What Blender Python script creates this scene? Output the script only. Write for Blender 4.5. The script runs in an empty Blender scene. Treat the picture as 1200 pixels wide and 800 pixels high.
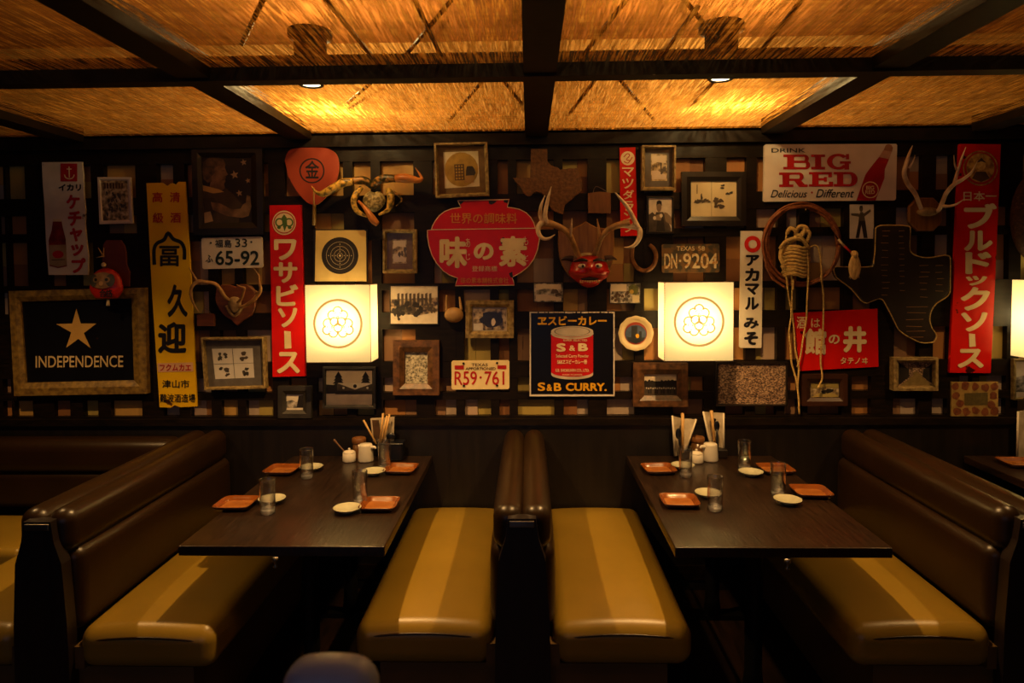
import bpy, bmesh, math, random
from mathutils import Vector, Matrix
random.seed(7)
scn = bpy.context.scene
COL = scn.collection
# ------------------------------------------------------------------ camera
FOC = 790.0
YAW, PIT, ROLL = .025, .0405, -.0074
CAM = Vector((0, -3.68, 1.76))
SHIFT_Y = -50 / 1200
ROT = Matrix.Rotation(YAW, 3, 'Z') @ Matrix.Rotation(math.pi / 2 - PIT, 3, 'X') @ Matrix.Rotation(ROLL, 3, 'Z')
cd = bpy.data.cameras.new('camera')
cam = bpy.data.objects.new('camera', cd)
COL.objects.link(cam)
cd.sensor_fit = 'HORIZONTAL'
cd.sensor_width = 36
cd.lens = FOC / 1200 * 36
cd.shift_y = SHIFT_Y
cd.clip_start = .05
cam.matrix_world = Matrix.Translation(CAM) @ ROT.to_4x4()
cd.dof.use_dof = True
cd.dof.focus_distance = 3.2
cd.dof.aperture_fstop = 2.8
scn.camera = cam
# ------------------------------------------------------------------ colour management, world
scn.view_settings.view_transform = 'Standard'
scn.view_settings.look = 'None'
scn.view_settings.gamma = 1
scn.view_settings.use_curve_mapping = False
scn.view_settings.exposure = 0.0
wd = bpy.data.worlds.new('world')
scn.world = wd
wd.use_nodes = True
wd.node_tree.nodes['Background'].inputs[0].default_value = (1, .6, .3, 1)
wd.node_tree.nodes['Background'].inputs[1].default_value = .0015
WARM = (1.0, .57, .20)
P_DOWN, P_PLEN, P_HOT, P_BULB, E_SHADE, P_COOL, P_FILL = 132.0, 8.0, 30.0, 190.0, 0.24, 8.0, 3.2


def light(name, kind, loc, energy, color=WARM, size=.05, **kw):
    l = bpy.data.lights.new(name, kind)
    l.energy = energy
    l.color = color
    if kind == 'AREA':
        l.shape = 'RECTANGLE'
        l.size, l.size_y = size
    else:
        l.shadow_soft_size = size
    for k, v in kw.items():
        if k != 'rot':
            setattr(l, k, v)
    o = bpy.data.objects.new(name, l)
    o.location = loc
    if 'rot' in kw:
        o.rotation_euler = kw['rot']
    COL.objects.link(o)
    return o


# weak cool daylight from the shop front behind the photographer, plus an added weak warm fill with no visible lamp
light('shopfront_daylight', 'AREA', (-1.5, -7.2, 1.7), P_COOL, (.45, .6, 1.0), (4.0, 1.8), rot=(math.radians(90), 0, 0))
light('warm_fill_light', 'AREA', (0, -5.4, 2.4), P_FILL, WARM, (5.0, 1.2), rot=(math.radians(40), 0, 0))


# ------------------------------------------------------------------ picture helpers: a pixel of the photo -> a point of the place
def ray(px, py):
    return ROT @ Vector(((px - 600) / FOC, -(py - 350) / FOC, -1))


def W(px, py, d=0.0):
    """point on the plane d metres in front of the decorated wall (wall at y = 0)"""
    r = ray(px, py)
    return CAM + r * ((-d - CAM.y) / r.y)


PXM = 3.68 / FOC


# ------------------------------------------------------------------ materials
def srgb(h):
    h = h.lstrip('#')
    c = [int(h[i:i + 2], 16) / 255 for i in (0, 2, 4)]
    return tuple(x / 12.92 if x <= .04045 else ((x + .055) / 1.055) ** 2.4 for x in c) + (1,)


MATS = {}


def M(name, col, col2=None, rough=.5, metal=0, scale=8, stretch=(1, 1, 1), lo=.35, hi=.65, bump=0, bscale=None, coat=0, spec=.5, detail=4, wear=None, wearcol='#2a1408', wscale=14):
    if name in MATS:
        return MATS[name]
    m = bpy.data.materials.new(name)
    m.use_nodes = True
    nt = m.node_tree
    b = nt.nodes['Principled BSDF']
    b.inputs['Roughness'].default_value = rough
    b.inputs['Metallic'].default_value = metal
    b.inputs['Coat Weight'].default_value = coat
    b.inputs['Specular IOR Level'].default_value = spec
    c1 = srgb(col)
    c2 = srgb(col2) if col2 else tuple(x * .82 for x in c1[:3]) + (1,)
    tc = nt.nodes.new('ShaderNodeTexCoord')
    mp = nt.nodes.new('ShaderNodeMapping')
    mp.inputs['Scale'].default_value = stretch
    nt.links.new(tc.outputs['Object'], mp.inputs[0])
    n = nt.nodes.new('ShaderNodeTexNoise')
    n.inputs['Scale'].default_value = scale
    n.inputs['Detail'].default_value = detail
    nt.links.new(mp.outputs[0], n.inputs[0])
    r = nt.nodes.new('ShaderNodeValToRGB')
    r.color_ramp.elements[0].position = lo
    r.color_ramp.elements[1].position = hi
    r.color_ramp.elements[0].color = c2
    r.color_ramp.elements[1].color = c1
    nt.links.new(n.outputs[0], r.inputs[0])
    out = r.outputs[0]
    if wear:
        n2 = nt.nodes.new('ShaderNodeTexNoise')
        n2.inputs['Scale'].default_value = wscale
        n2.inputs['Detail'].default_value = 6
        nt.links.new(tc.outputs['Object'], n2.inputs[0])
        r2 = nt.nodes.new('ShaderNodeValToRGB')
        r2.color_ramp.elements[0].position = wear
        r2.color_ramp.elements[1].position = wear + .03
        nt.links.new(n2.outputs[0], r2.inputs[0])
        mx = nt.nodes.new('ShaderNodeMixRGB')
        nt.links.new(r2.outputs[0], mx.inputs[0])
        nt.links.new(out, mx.inputs[1])
        mx.inputs[2].default_value = srgb(wearcol)
        out = mx.outputs[0]
    nt.links.new(out, b.inputs['Base Color'])
    if bump:
        bp = nt.nodes.new('ShaderNodeBump')
        bp.inputs['Strength'].default_value = bump
        bp.inputs['Distance'].default_value = .01
        if bscale:
            n3 = nt.nodes.new('ShaderNodeTexNoise')
            n3.inputs['Scale'].default_value = bscale
            n3.inputs['Detail'].default_value = 3
            nt.links.new(mp.outputs[0], n3.inputs[0])
            nt.links.new(n3.outputs[0], bp.inputs['Height'])
        else:
            nt.links.new(n.outputs[0], bp.inputs['Height'])
        nt.links.new(bp.outputs[0], b.inputs['Normal'])
    MATS[name] = m
    return m


def print_mat(name, cols, scale=22, stretch=(1, 1, 1), detail=6, rough=.55):
    """a printed picture: blotchy tones"""
    if name in MATS:
        return MATS[name]
    m = M(name, cols[0], cols[-1], rough=rough, scale=scale, stretch=stretch, detail=detail)
    r = [n for n in m.node_tree.nodes if n.type == 'VALTORGB'][0].color_ramp
    k = len(cols)
    while len(r.elements) < k:
        r.elements.new(.5)
    for i, c in enumerate(cols):
        r.elements[i].position = .36 + .28 * i / (k - 1)
        r.elements[i].color = srgb(c)
    return m


def glow_mat(name, col, strength, translucent=0.0, tcol=None):
    m = bpy.data.materials.new(name)
    m.use_nodes = True
    nt = m.node_tree
    nt.nodes.remove(nt.nodes['Principled BSDF'])
    out = nt.nodes['Material Output']
    e = nt.nodes.new('ShaderNodeEmission')
    e.inputs[0].default_value = srgb(col)
    e.inputs[1].default_value = strength
    if translucent:
        t = nt.nodes.new('ShaderNodeBsdfTranslucent')
        t.inputs[0].default_value = srgb(tcol or col)
        a = nt.nodes.new('ShaderNodeAddShader')
        nt.links.new(e.outputs[0], a.inputs[0])
        nt.links.new(t.outputs[0], a.inputs[1])
        nt.links.new(a.outputs[0], out.inputs[0])
    else:
        nt.links.new(e.outputs[0], out.inputs[0])
    MATS[name] = m
    return m


def glass_mat(name, col=(1, 1, 1, 1), power=5, gain=.4, base=.02):
    m = bpy.data.materials.new(name)
    m.use_nodes = True
    nt = m.node_tree
    nt.nodes.remove(nt.nodes['Principled BSDF'])
    out = nt.nodes['Material Output']
    tr = nt.nodes.new('ShaderNodeBsdfTransparent')
    tr.inputs[0].default_value = col
    gl = nt.nodes.new('ShaderNodeBsdfGlossy')
    gl.inputs['Roughness'].default_value = .04
    lw = nt.nodes.new('ShaderNodeLayerWeight')
    lw.inputs[0].default_value = .5
    pw = nt.nodes.new('ShaderNodeMath')
    pw.operation = 'POWER'
    pw.inputs[1].default_value = power
    nt.links.new(lw.outputs['Facing'], pw.inputs[0])
    fr = nt.nodes.new('ShaderNodeMath')
    fr.operation = 'MULTIPLY_ADD'
    fr.inputs[1].default_value = gain
    fr.inputs[2].default_value = base
    nt.links.new(pw.outputs[0], fr.inputs[0])
    mx = nt.nodes.new('ShaderNodeMixShader')
    nt.links.new(fr.outputs[0], mx.inputs[0])
    nt.links.new(tr.outputs[0], mx.inputs[1])
    nt.links.new(gl.outputs[0], mx.inputs[2])
    nt.links.new(mx.outputs[0], out.inputs[0])
    MATS[name] = m
    return m


PANE = glass_mat('picture_glass', (.97, .97, .97, 1))
TUMBLER = glass_mat('tumbler_glass', (.93, .93, .95, 1), 1.4, .85, .05)
GLASSBASE = bpy.data.materials.new('solid_glass')
GLASSBASE.use_nodes = True
_b = GLASSBASE.node_tree.nodes['Principled BSDF']
_b.inputs['Transmission Weight'].default_value = .7
_b.inputs['Roughness'].default_value = .12
_b.inputs['IOR'].default_value = 1.45

BLACKWOOD = M('black_stained_wood', '#1a110a', '#0e0905', rough=.42, spec=.22, scale=6, stretch=(2, 2, 9), bump=.08)
BEAM = M('dark_beam_wood', '#1c120b', '#100a06', rough=.55, spec=.2, scale=5, stretch=(3, 3, 3), bump=.1)
TABLEW = M('espresso_table_wood', '#2e1d11', '#0f0804', rough=.33, scale=9, stretch=(9, .7, 4), lo=.3, hi=.7, bump=.12, coat=.08)
VINYL_SEAT = M('tan_vinyl', '#8c7024', '#806620', rough=.34, scale=3, bump=.05, bscale=240, spec=.45)
VINYL_BACK = M('brown_vinyl', '#281809', '#211406', rough=.32, scale=3, bump=.05, bscale=240, spec=.36)
PANELW = M('booth_end_wood', '#1c1210', '#120c0b', rough=.4, scale=5, stretch=(8, 8, 1), bump=.05)
PLINTH = M('plinth_vinyl', '#5c4420', '#4e3a1a', rough=.5, scale=4)
WHITE = M('white_enamel', '#d9cfc4', '#c9bbab', rough=.35, scale=5, wear=.70)
CREAM = M('cream_paper', '#d8c9a2', '#c7b58c', rough=.7, scale=7)
CREAMTXT = M('cream_paint', '#e6d3a8', '#d8c294', rough=.5, scale=9)
REDTIN = M('red_enamel', '#d0170a', '#bc1208', rough=.3, spec=.3, scale=3, wear=.68, wearcol='#3a0d08')
REDPAINT = M('red_paint', '#b5120f', '#a30f0c', rough=.45, scale=6)
YELTIN = M('yellow_enamel', '#e8bc10', '#d8a80c', rough=.3, scale=4, wear=.70, wearcol='#4a2608')
YELPAINT = M('yellow_paint', '#e0a818', '#c8920f', rough=.45, scale=6)
BLACKPAINT = M('black_paint', '#141018', '#0e0b10', rough=.45, scale=6)
NAVYTIN = M('black_enamel', '#0d0c14', '#09080d', rough=.3, scale=6, wear=.72, wearcol='#2e1a0e')
GREENPAINT = M('green_paint', '#4a6a2c', '#3c5824', rough=.5)
BROWNINK = M('brown_ink', '#5a3c20', '#3e2812', rough=.6, scale=14)
GREYINK = M('grey_ink', '#4c4640', '#2e2a26', rough=.6, scale=20)
GOLDWOOD = M('gold_rough_wood', '#8a6c2c', '#5c441c', rough=.55, scale=12, stretch=(3, 3, 3), bump=.4)
BARNWOOD = M('weathered_wood', '#a48c58', '#66502e', rough=.65, scale=14, stretch=(3, 3, 3), bump=.3)
WALNUT = M('walnut_frame', '#6a4526', '#3e2714', rough=.45, scale=12, stretch=(3, 3, 3), bump=.15)
BLACKFRAME = M('black_frame', '#1d1511', '#130d0a', rough=.4, scale=10)
GREYFRAME = M('charcoal_frame', '#37322f', '#26221f', rough=.5, scale=10, bump=.1)
TANWOOD = M('oak_plaque', '#8a5c2a', '#6b431c', rough=.4, scale=7, stretch=(7, 7, .8), bump=.08)
REDWOOD = M('reddish_wood', '#7a4222', '#5d2f17', rough=.5, scale=8, stretch=(1, 1, 6), bump=.1)
ANTLER = M('antler_bone', '#e6d0ae', '#b4946c', rough=.5, scale=18, lo=.3, hi=.6, bump=.2)
ANTLERDK = M('dark_antler', '#c0945c', '#80592e', rough=.5, scale=18, lo=.3, hi=.6, bump=.2)
SKULL = M('skull_bone', '#b79b6c', '#7d6540', rough=.6, scale=30, bump=.4)
ROPE = M('jute_rope', '#d8b870', '#a88448', rough=.8, scale=60, stretch=(1, 1, 3), bump=.5)
LEATHROPE = M('brown_lariat', '#8c4f26', '#6a3616', rough=.55, scale=50, bump=.4)
LEATHER = M('dark_leather', '#20100a', '#180b06', rough=.5, scale=12, bump=.3)
STEEL = M('steel', '#9a948c', '#7c766e', rough=.3, metal=1)
IRON = M('black_iron', '#171312', '#0d0b0a', rough=.5, metal=.6)
CERAMIC = M('white_ceramic', '#d8d0c2', '#cfc6b6', rough=.22, scale=4)
SAUCERM = M('celadon_ceramic', '#b9b79e', '#a8a68c', rough=.22, scale=12)
COPPERM = M('amber_lacquer', '#a4682f', '#8a5224', rough=.18, scale=10, coat=.3)
COPPERRIM = M('dark_lacquer', '#3a1a0c', '#2c1208', rough=.3)
CHOP = M('bamboo_chopstick', '#d0a768', '#b98d4e', rough=.5, scale=20)
MENU = M('menu_paper', '#cdbfa6', '#a59478', rough=.6, scale=16)
HOLDER = M('navy_holder', '#10121c', '#0c0d14', rough=.3)
SHAKERW = M('shaker_wood', '#8a5a2c', '#6d431e', rough=.45, scale=12)
SPOONW = M('spoon_wood', '#7a563a', '#5d3e28', rough=.4)
BLUEV = M('navy_vinyl', '#9aa4d0', '#8a94c0', rough=.35)


# ------------------------------------------------------------------ mesh builder
def smooth_pts(pts, n=5):
    """Catmull-Rom through points given as tuples of floats"""
    if len(pts) < 3:
        return [tuple(p) for p in pts]
    out = []
    P = [pts[0]] + list(pts) + [pts[-1]]
    for i in range(1, len(P) - 2):
        a, b, c, d = P[i - 1], P[i], P[i + 1], P[i + 2]
        for k in range(n):
            t = k / n
            out.append(tuple(.5 * (2 * b[j] + (c[j] - a[j]) * t + (2 * a[j] - 5 * b[j] + 4 * c[j] - d[j]) * t * t + (3 * b[j] - a[j] - 3 * c[j] + d[j]) * t ** 3) for j in range(len(b))))
    out.append(tuple(pts[-1]))
    return out


class MB:
    def __init__(s):
        s.v, s.f, s.mi, s.sm, s.mats = [], [], [], [], []
        s.layers = 0

    def lay(s, d):
        """each coat of paint lies a hair over the one before"""
        s.layers += 1
        return d + s.layers * 3e-5

    def m(s, mat):
        if mat not in s.mats:
            s.mats.append(mat)
        return s.mats.index(mat)

    def add(s, verts, faces, mat, smooth=False):
        o = len(s.v)
        s.v += [Vector(v) for v in verts]
        k = s.m(mat)
        for f in faces:
            s.f.append([o + i for i in f])
            s.mi.append(k)
            s.sm.append(smooth)
        return s

    def box(s, lo, hi, mat):
        x0, y0, z0 = lo
        x1, y1, z1 = hi
        v = [(x0, y0, z0), (x1, y0, z0), (x1, y1, z0), (x0, y1, z0), (x0, y0, z1), (x1, y0, z1), (x1, y1, z1), (x0, y1, z1)]
        return s.add(v, [(0, 3, 2, 1), (4, 5, 6, 7), (0, 1, 5, 4), (1, 2, 6, 5), (2, 3, 7, 6), (3, 0, 4, 7)], mat)

    def poly(s, pts, d, mat):
        """flat printed shape on the plane d before the wall; pts are photo pixels"""
        d = s.lay(d)
        return s.add([W(x, y, d) for x, y in pts], [list(range(len(pts)))], mat)

    def rect(s, x0, y0, x1, y1, d, mat):
        return s.poly([(x0, y0), (x0, y1), (x1, y1), (x1, y0)], d, mat)

    def prism(s, pts, d0, d1, mat, edge=None, bev=0):
        """solid board: outline in photo pixels, from d0 (back) to d1 (front)"""
        f = [W(x, y, d1) for x, y in pts]
        n = len(f)
        c = sum(f, Vector()) / n
        b = [Vector((p.x, -d0, p.z)) for p in f]
        if bev:
            mid = [Vector((p.x, p.y + bev, p.z)) for p in f]
            f = [p + (c - p).normalized() * bev for p in f]
            v = f + mid + b
            s.add(v, [list(range(n))], mat)
            s.add(v, [(i, n + i, n + (i + 1) % n, (i + 1) % n) for i in range(n)] + [(n + i, 2 * n + i, 2 * n + (i + 1) % n, n + (i + 1) % n) for i in range(n)] + [list(range(3 * n - 1, 2 * n - 1, -1))], edge or mat)
        else:
            v = f + b
            s.add(v, [list(range(n))], mat)
            s.add(v, [(i, n + i, n + (i + 1) % n, (i + 1) % n) for i in range(n)] + [list(range(2 * n - 1, n - 1, -1))], edge or mat)
        return s

    def ellipse(s, cx, cy, rx, ry, d, mat, n=40):
        return s.poly([(cx + rx * math.cos(-2 * math.pi * i / n), cy + ry * math.sin(-2 * math.pi * i / n)) for i in range(n)], d, mat)

    def ring(s, cx, cy, r0, r1, d, mat, n=48, a0=0, a1=360, asp=1.0):
        full = abs(a1 - a0) >= 360
        d = s.lay(d)
        k = n if full else n + 1
        v, f = [], []
        for i in range(k):
            a = math.radians(a0 + (a1 - a0) * i / n)
            for r in (r0, r1):
                v.append(W(cx + r * math.cos(a), cy - r * asp * math.sin(a), d))
        for i in range(n):
            j = (i + 1) % k
            f.append((2 * i, 2 * i + 1, 2 * j + 1, 2 * j))
        return s.add(v, f, mat)

    def stroke(s, pts, w, d, mat, n=1):
        pts = smooth_pts(pts, n) if n > 1 else pts
        d = s.lay(d)
        L, R = [], []
        for i, p in enumerate(pts):
            a = pts[max(i - 1, 0)]
            b = pts[min(i + 1, len(pts) - 1)]
            dx, dy = b[0] - a[0], b[1] - a[1]
            l = math.hypot(dx, dy) or 1
            nx, ny = -dy / l * w / 2, dx / l * w / 2
            L.append((p[0] + nx, p[1] + ny))
            R.append((p[0] - nx, p[1] - ny))
        k = len(pts)
        return s.add([W(x, y, d) for x, y in L + R], [(i, i + 1, k + i + 1, k + i) for i in range(k - 1)], mat)

    def tube(s, pts, rad, mat, n=8, sub=5, flat=1.0):
        """tapered tube through 3-D points; rad = one radius or one for each point"""
        rr = rad if isinstance(rad, (list, tuple)) else [rad] * len(pts)
        q = smooth_pts([tuple(p) + (r,) for p, r in zip(pts, rr)], sub) if len(pts) > 2 else [tuple(p) + (r,) for p, r in zip(pts, rr)]
        P = [Vector(x[:3]) for x in q]
        v, f = [], []
        up = Vector((.13, 1, .21)).normalized()
        for i, p in enumerate(P):
            t = (P[min(i + 1, len(P) - 1)] - P[max(i - 1, 0)]).normalized()
            if abs(t.dot(up)) > .97:
                a = t.cross(Vector((1, 0, 0))).normalized()
            else:
                a = t.cross(up).normalized()
            b = t.cross(a).normalized()
            for k in range(n):
                an = 2 * math.pi * k / n
                v.append(p + a * (math.cos(an) * max(q[i][3], 1e-4)) + b * (math.sin(an) * max(q[i][3], 1e-4) * flat))
        for i in range(len(P) - 1):
            for k in range(n):
                f.append((i * n + k, i * n + (k + 1) % n, (i + 1) * n + (k + 1) % n, (i + 1) * n + k))
        f.append(list(range(n - 1, -1, -1)))
        f.append([(len(P) - 1) * n + k for k in range(n)])
        return s.add(v, f, mat, True)

    def ptube(s, pts, rad, mat, **kw):
        """tube through (px, py, d) points; radii in photo pixels"""
        rr = rad if isinstance(rad, (list, tuple)) else [rad] * len(pts)
        return s.tube([W(*p) for p in pts], [r * PXM for r in rr], mat, **kw)

    def lathe(s, c, prof, mat, n=28):
        v, f = [], []
        for r, z in prof:
            for k in range(n):
                a = 2 * math.pi * k / n
                v.append((c[0] + r * math.cos(a), c[1] + r * math.sin(a), c[2] + z))
        for i in range(len(prof) - 1):
            for k in range(n):
                f.append((i * n + k, i * n + (k + 1) % n, (i + 1) * n + (k + 1) % n, (i + 1) * n + k))
        if prof[0][0] > 1e-4:
            f.append(list(range(n - 1, -1, -1)))
        if prof[-1][0] > 1e-4:
            f.append([(len(prof) - 1) * n + k for k in range(n)])
        return s.add(v, f, mat, True)

    def ell(s, c, r, mat, nu=20, nv=12, fn=None):
        v, f = [], []
        for i in range(nv + 1):
            th = math.pi * i / nv
            for k in range(nu):
                ph = 2 * math.pi * k / nu
                p = Vector((math.sin(th) * math.cos(ph), math.sin(th) * math.sin(ph), math.cos(th)))
                if fn:
                    p = fn(p)
                v.append((c[0] + p.x * r[0], c[1] + p.y * r[1], c[2] + p.z * r[2]))
        for i in range(nv):
            for k in range(nu):
                f.append((i * nu + k, (i + 1) * nu + k, (i + 1) * nu + (k + 1) % nu, i * nu + (k + 1) % nu))
        return s.add(v, f, mat, True)

    def cushion(s, lo, hi, r, crown, mat, n=9, top=True, side=None):
        lo, hi = Vector(lo), Vector(hi)
        c, h = (lo + hi) / 2, (hi - lo) / 2
        rr = min(r, min(h) * .98)
        ts = []
        for L in h:
            e = [math.tan(math.pi / 4 * i / 4) * rr for i in range(5)]
            left = [-L + rr - x for x in reversed(e)]
            inner = [-(L - rr) + 2 * (L - rr) * i / n for i in range(1, n)]
            ts.append(left + inner + [-x for x in reversed(left)])
        v, f, idx = [], [], {}

        def put(p):
            q = Vector([max(-(h[i] - rr), min(h[i] - rr, p[i])) for i in range(3)])
            dd = p - q
            dd = dd.normalized() * rr if dd.length > 1e-9 else dd
            w = q + dd
            u, t, z = w.x / h.x, w.y / h.y, w.z / h.z
            if top and w.z > 0:
                w.z += crown * (1 - u * u) * (1 - abs(t) ** 4) * min(1, z * 1.2)
            if side == 'x':
                w.x += math.copysign(crown, w.x) * (1 - z * z) * (1 - abs(t) ** 6) * min(1, abs(u) * 1.2)
            key = (round(w.x, 5), round(w.y, 5), round(w.z, 5))
            if key not in idx:
                idx[key] = len(v)
                v.append(c + w)
            return idx[key]
        for ax in range(3):
            a, b = [i for i in range(3) if i != ax]
            for sg in (-1, 1):
                for i in range(len(ts[a]) - 1):
                    for j in range(len(ts[b]) - 1):
                        q = []
                        for (ii, jj) in ((i, j), (i + 1, j), (i + 1, j + 1), (i, j + 1)):
                            p = Vector((0, 0, 0))
                            p[ax] = sg * h[ax]
                            p[a], p[b] = ts[a][ii], ts[b][jj]
                            q.append(put(p))
                        q2 = []
                        for x in q:
                            if x not in q2:
                                q2.append(x)
                        if len(q2) > 2:
                            if (sg > 0) != (ax != 1):
                                q2.reverse()
                            f.append(q2)
        return s.add(v, f, mat, True)

    def build(s, name, parent=None, origin=None):
        o = parent.location.copy() if parent is not None else Vector(origin or (0, 0, 0))
        if parent is not None and parent.parent is not None:
            o = BASE[parent.name]
        me = bpy.data.meshes.new(name)
        me.from_pydata([p - o for p in s.v], [], s.f)
        for m in s.mats:
            me.materials.append(m)
        me.polygons.foreach_set('material_index', s.mi)
        me.polygons.foreach_set('use_smooth', s.sm)
        bmx = bmesh.new()
        bmx.from_mesh(me)
        bmesh.ops.recalc_face_normals(bmx, faces=bmx.faces)
        bmx.to_mesh(me)
        bmx.free()
        me.update()
        ob = bpy.data.objects.new(name, me)
        COL.objects.link(ob)
        BASE[ob.name] = o
        if parent is not None:
            ob.parent = parent
        else:
            ob.location = o
        return ob


BASE = {}


def thing(name, label, cat, loc, group=None):
    o = bpy.data.objects.new(name, None)
    o.empty_display_size = .05
    o.location = loc
    COL.objects.link(o)
    BASE[o.name] = Vector(loc)
    return tag(o, label, cat, group)


def tag(o, label, cat, group=None):
    o['label'] = label
    o['category'] = cat
    if group:
        o['group'] = group
    return o


def struct(mb, name, parent=None):
    o = mb.build(name, parent)
    o['kind'] = 'structure'
    return o


def dup(root, loc, label, group=None, rotz=None):
    r = root.copy()
    COL.objects.link(r)
    r.location = loc
    if rotz is not None:
        r.rotation_euler.z = rotz
    r['label'] = label
    if group:
        r['group'] = group
    for ch in list(root.children):
        c = ch.copy()
        COL.objects.link(c)
        c.parent = r
        for g in list(ch.children):
            d = g.copy()
            COL.objects.link(d)
            d.parent = c
    return r


# ------------------------------------------------------------------ lettering
def glyphs(text, bold=0.0, shear=0.0):
    c = bpy.data.curves.new('lettering', 'FONT')
    c.body = text
    c.shear = shear
    c.resolution_u = 4
    o = bpy.data.objects.new('lettering', c)
    COL.objects.link(o)
    dg = bpy.context.evaluated_depsgraph_get()
    me = bpy.data.meshes.new_from_object(o.evaluated_get(dg))
    bpy.data.objects.remove(o)
    bpy.data.curves.remove(c)
    v = [(p.co.x, p.co.y) for p in me.vertices]
    f = [list(p.vertices) for p in me.polygons]
    bpy.data.meshes.remove(me)
    if bold:
        # heavier brush: the glyph struck again all round its outline
        v0, f0 = v, f
        v, f = list(v0), list(f0)
        for k in range(8):
            a = math.pi * k / 4
            o = len(v)
            v += [(x + bold * .85 * math.cos(a), y + bold * .85 * math.sin(a)) for x, y in v0]
            f += [[o + i for i in q] for q in f0]
    return v, f


def letters(mb, text, x0, y0, x1, y1, d, mat, bold=0.0, shear=0.0, skew=0.0):
    """text stretched to a pixel box; skew = downward slope of the line in pixels over its length"""
    v, f = glyphs(text, bold, shear)
    if not v:
        return mb
    ax, bx = min(p[0] for p in v), max(p[0] for p in v)
    ay, by = min(p[1] for p in v), max(p[1] for p in v)
    sx = (x1 - x0) / ((bx - ax) or 1)
    sy = (y1 - y0) / ((by - ay) or 1)
    n0 = len(v) // (9 if bold else 1)
    ds = [mb.lay(d) for k in range(9 if bold else 1)]
    mb.add([W(x0 + (p[0] - ax) * sx, y1 - (p[1] - ay) * sy + skew * (p[0] - ax) / ((bx - ax) or 1), ds[i // n0]) for i, p in enumerate(v)], f, mat)
    return mb


def plaque(th, pts, d, mat, part='panel', edge=None, d0=.001, bev=0):
    return MB().prism(pts, d0, d, mat, edge, bev).build(part, th)


def quad(x0, y0, x1, y1):
    return [(x0, y0), (x0, y1), (x1, y1), (x1, y0)]


def wall_thing(name, label, cat, x0, y0, x1, y1, group=None):
    p = W((x0 + x1) / 2, (y0 + y1) / 2, 0)
    return thing(name, label, cat, p, group)


def frame_part(th, q, fw, d, mat, name='frame', d0=.001, lip=.55):
    """four mitred mouldings round quad q (tl, bl, br, tr) in pixels"""
    if not isinstance(fw, (tuple, list)):
        fw = (fw,) * 4          # left bottom right top
    tl, bl, br, tr = q
    l, b, r, t = fw
    inner = [(tl[0] + l, tl[1] + t), (bl[0] + l, bl[1] - b), (br[0] - r, br[1] - b), (tr[0] - r, tr[1] + t)]
    mb = MB()
    di = d * lip
    O = [W(x, y, d) for x, y in q]
    mid = [W(a[0] * .45 + c[0] * .55, a[1] * .45 + c[1] * .55, d * 1.02) for a, c in zip(q, inner)]
    I = [W(x, y, di) for x, y in inner]
    OB = [Vector((p.x, -d0, p.z)) for p in O]
    IB = [Vector((p.x, -d0, p.z)) for p in I]
    for i in range(4):
        j = (i + 1) % 4
        mb.add([O[i], O[j], mid[j], mid[i]], [(0, 1, 2, 3)], mat)
        mb.add([mid[i], mid[j], I[j], I[i]], [(0, 1, 2, 3)], mat)
        mb.add([OB[i], OB[j], O[j], O[i]], [(0, 1, 2, 3)], mat)
        mb.add([I[i], I[j], IB[j], IB[i]], [(0, 1, 2, 3)], mat)
        mb.add([OB[i], IB[i], IB[j], OB[j]], [(0, 1, 2, 3)], mat)
    mb.build(name, th)
    return inner


def framed(name, label, cat, q, fw, fmat, pmat, d=.03, mat_w=0, mat_m=None, art=None, glass=True, group=None, pd=.006):
    xs = [p[0] for p in q]
    ys = [p[1] for p in q]
    th = wall_thing(name, label, cat, min(xs), min(ys), max(xs), max(ys), group)
    inner = frame_part(th, q, fw, d, fmat)
    cx = sum(p[0] for p in inner) / 4
    cy = sum(p[1] for p in inner) / 4
    big = [(p[0] + (1 if p[0] > cx else -1) * .6, p[1] + (1 if p[1] > cy else -1) * .6) for p in inner]
    pq = inner
    if mat_w:
        MB().prism(big, .001, pd, mat_m).build('mat_board', th)
        pq = [(p[0] + (-1 if p[0] > cx else 1) * mat_w, p[1] + (-1 if p[1] > cy else 1) * mat_w) for p in inner]
        mb = MB().poly(pq, pd + .001, pmat)
    else:
        mb = MB().prism(big, .001, pd, pmat)
    if art:
        art(mb, pq, pd + .002)
    mb.build('print', th)
    if glass:
        MB().poly(inner, d * .5, PANE).build('glass', th)
    return th


def uv(q, d):
    """returns f(u,v) -> pixel inside quad q (tl bl br tr); u right, v down, both 0..1"""
    tl, bl, br, tr = q

    def f(u, v):
        return tuple((tl[i] * (1 - v) + bl[i] * v) * (1 - u) + (tr[i] * (1 - v) + br[i] * v) * u for i in (0, 1))
    return f


def blob(mb, f, u, v, ru, rv, d, mat, n=14, jag=.0):
    pts = []
    for i in range(n):
        a = -2 * math.pi * i / n
        k = 1 + random.uniform(-jag, jag)
        pts.append(f(u + ru * k * math.cos(a), v + rv * k * math.sin(a)))
    mb.poly(pts, d, mat)


def upoly(mb, f, pts, d, mat):
    mb.poly([f(*p) for p in pts], d, mat)


# ================================================================== THE ROOM
XL, XR, YF = -4.2, 4.2, -8.0
ZC = 2.5
fl = MB().box((XL, YF, -.1), (XR, .3, 0), M('dark_plank_floor', '#2a1a10', '#160d08', rough=.4, scale=5, stretch=(6, .8, 1), bump=.05))
struct(fl, 'floor')
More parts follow.
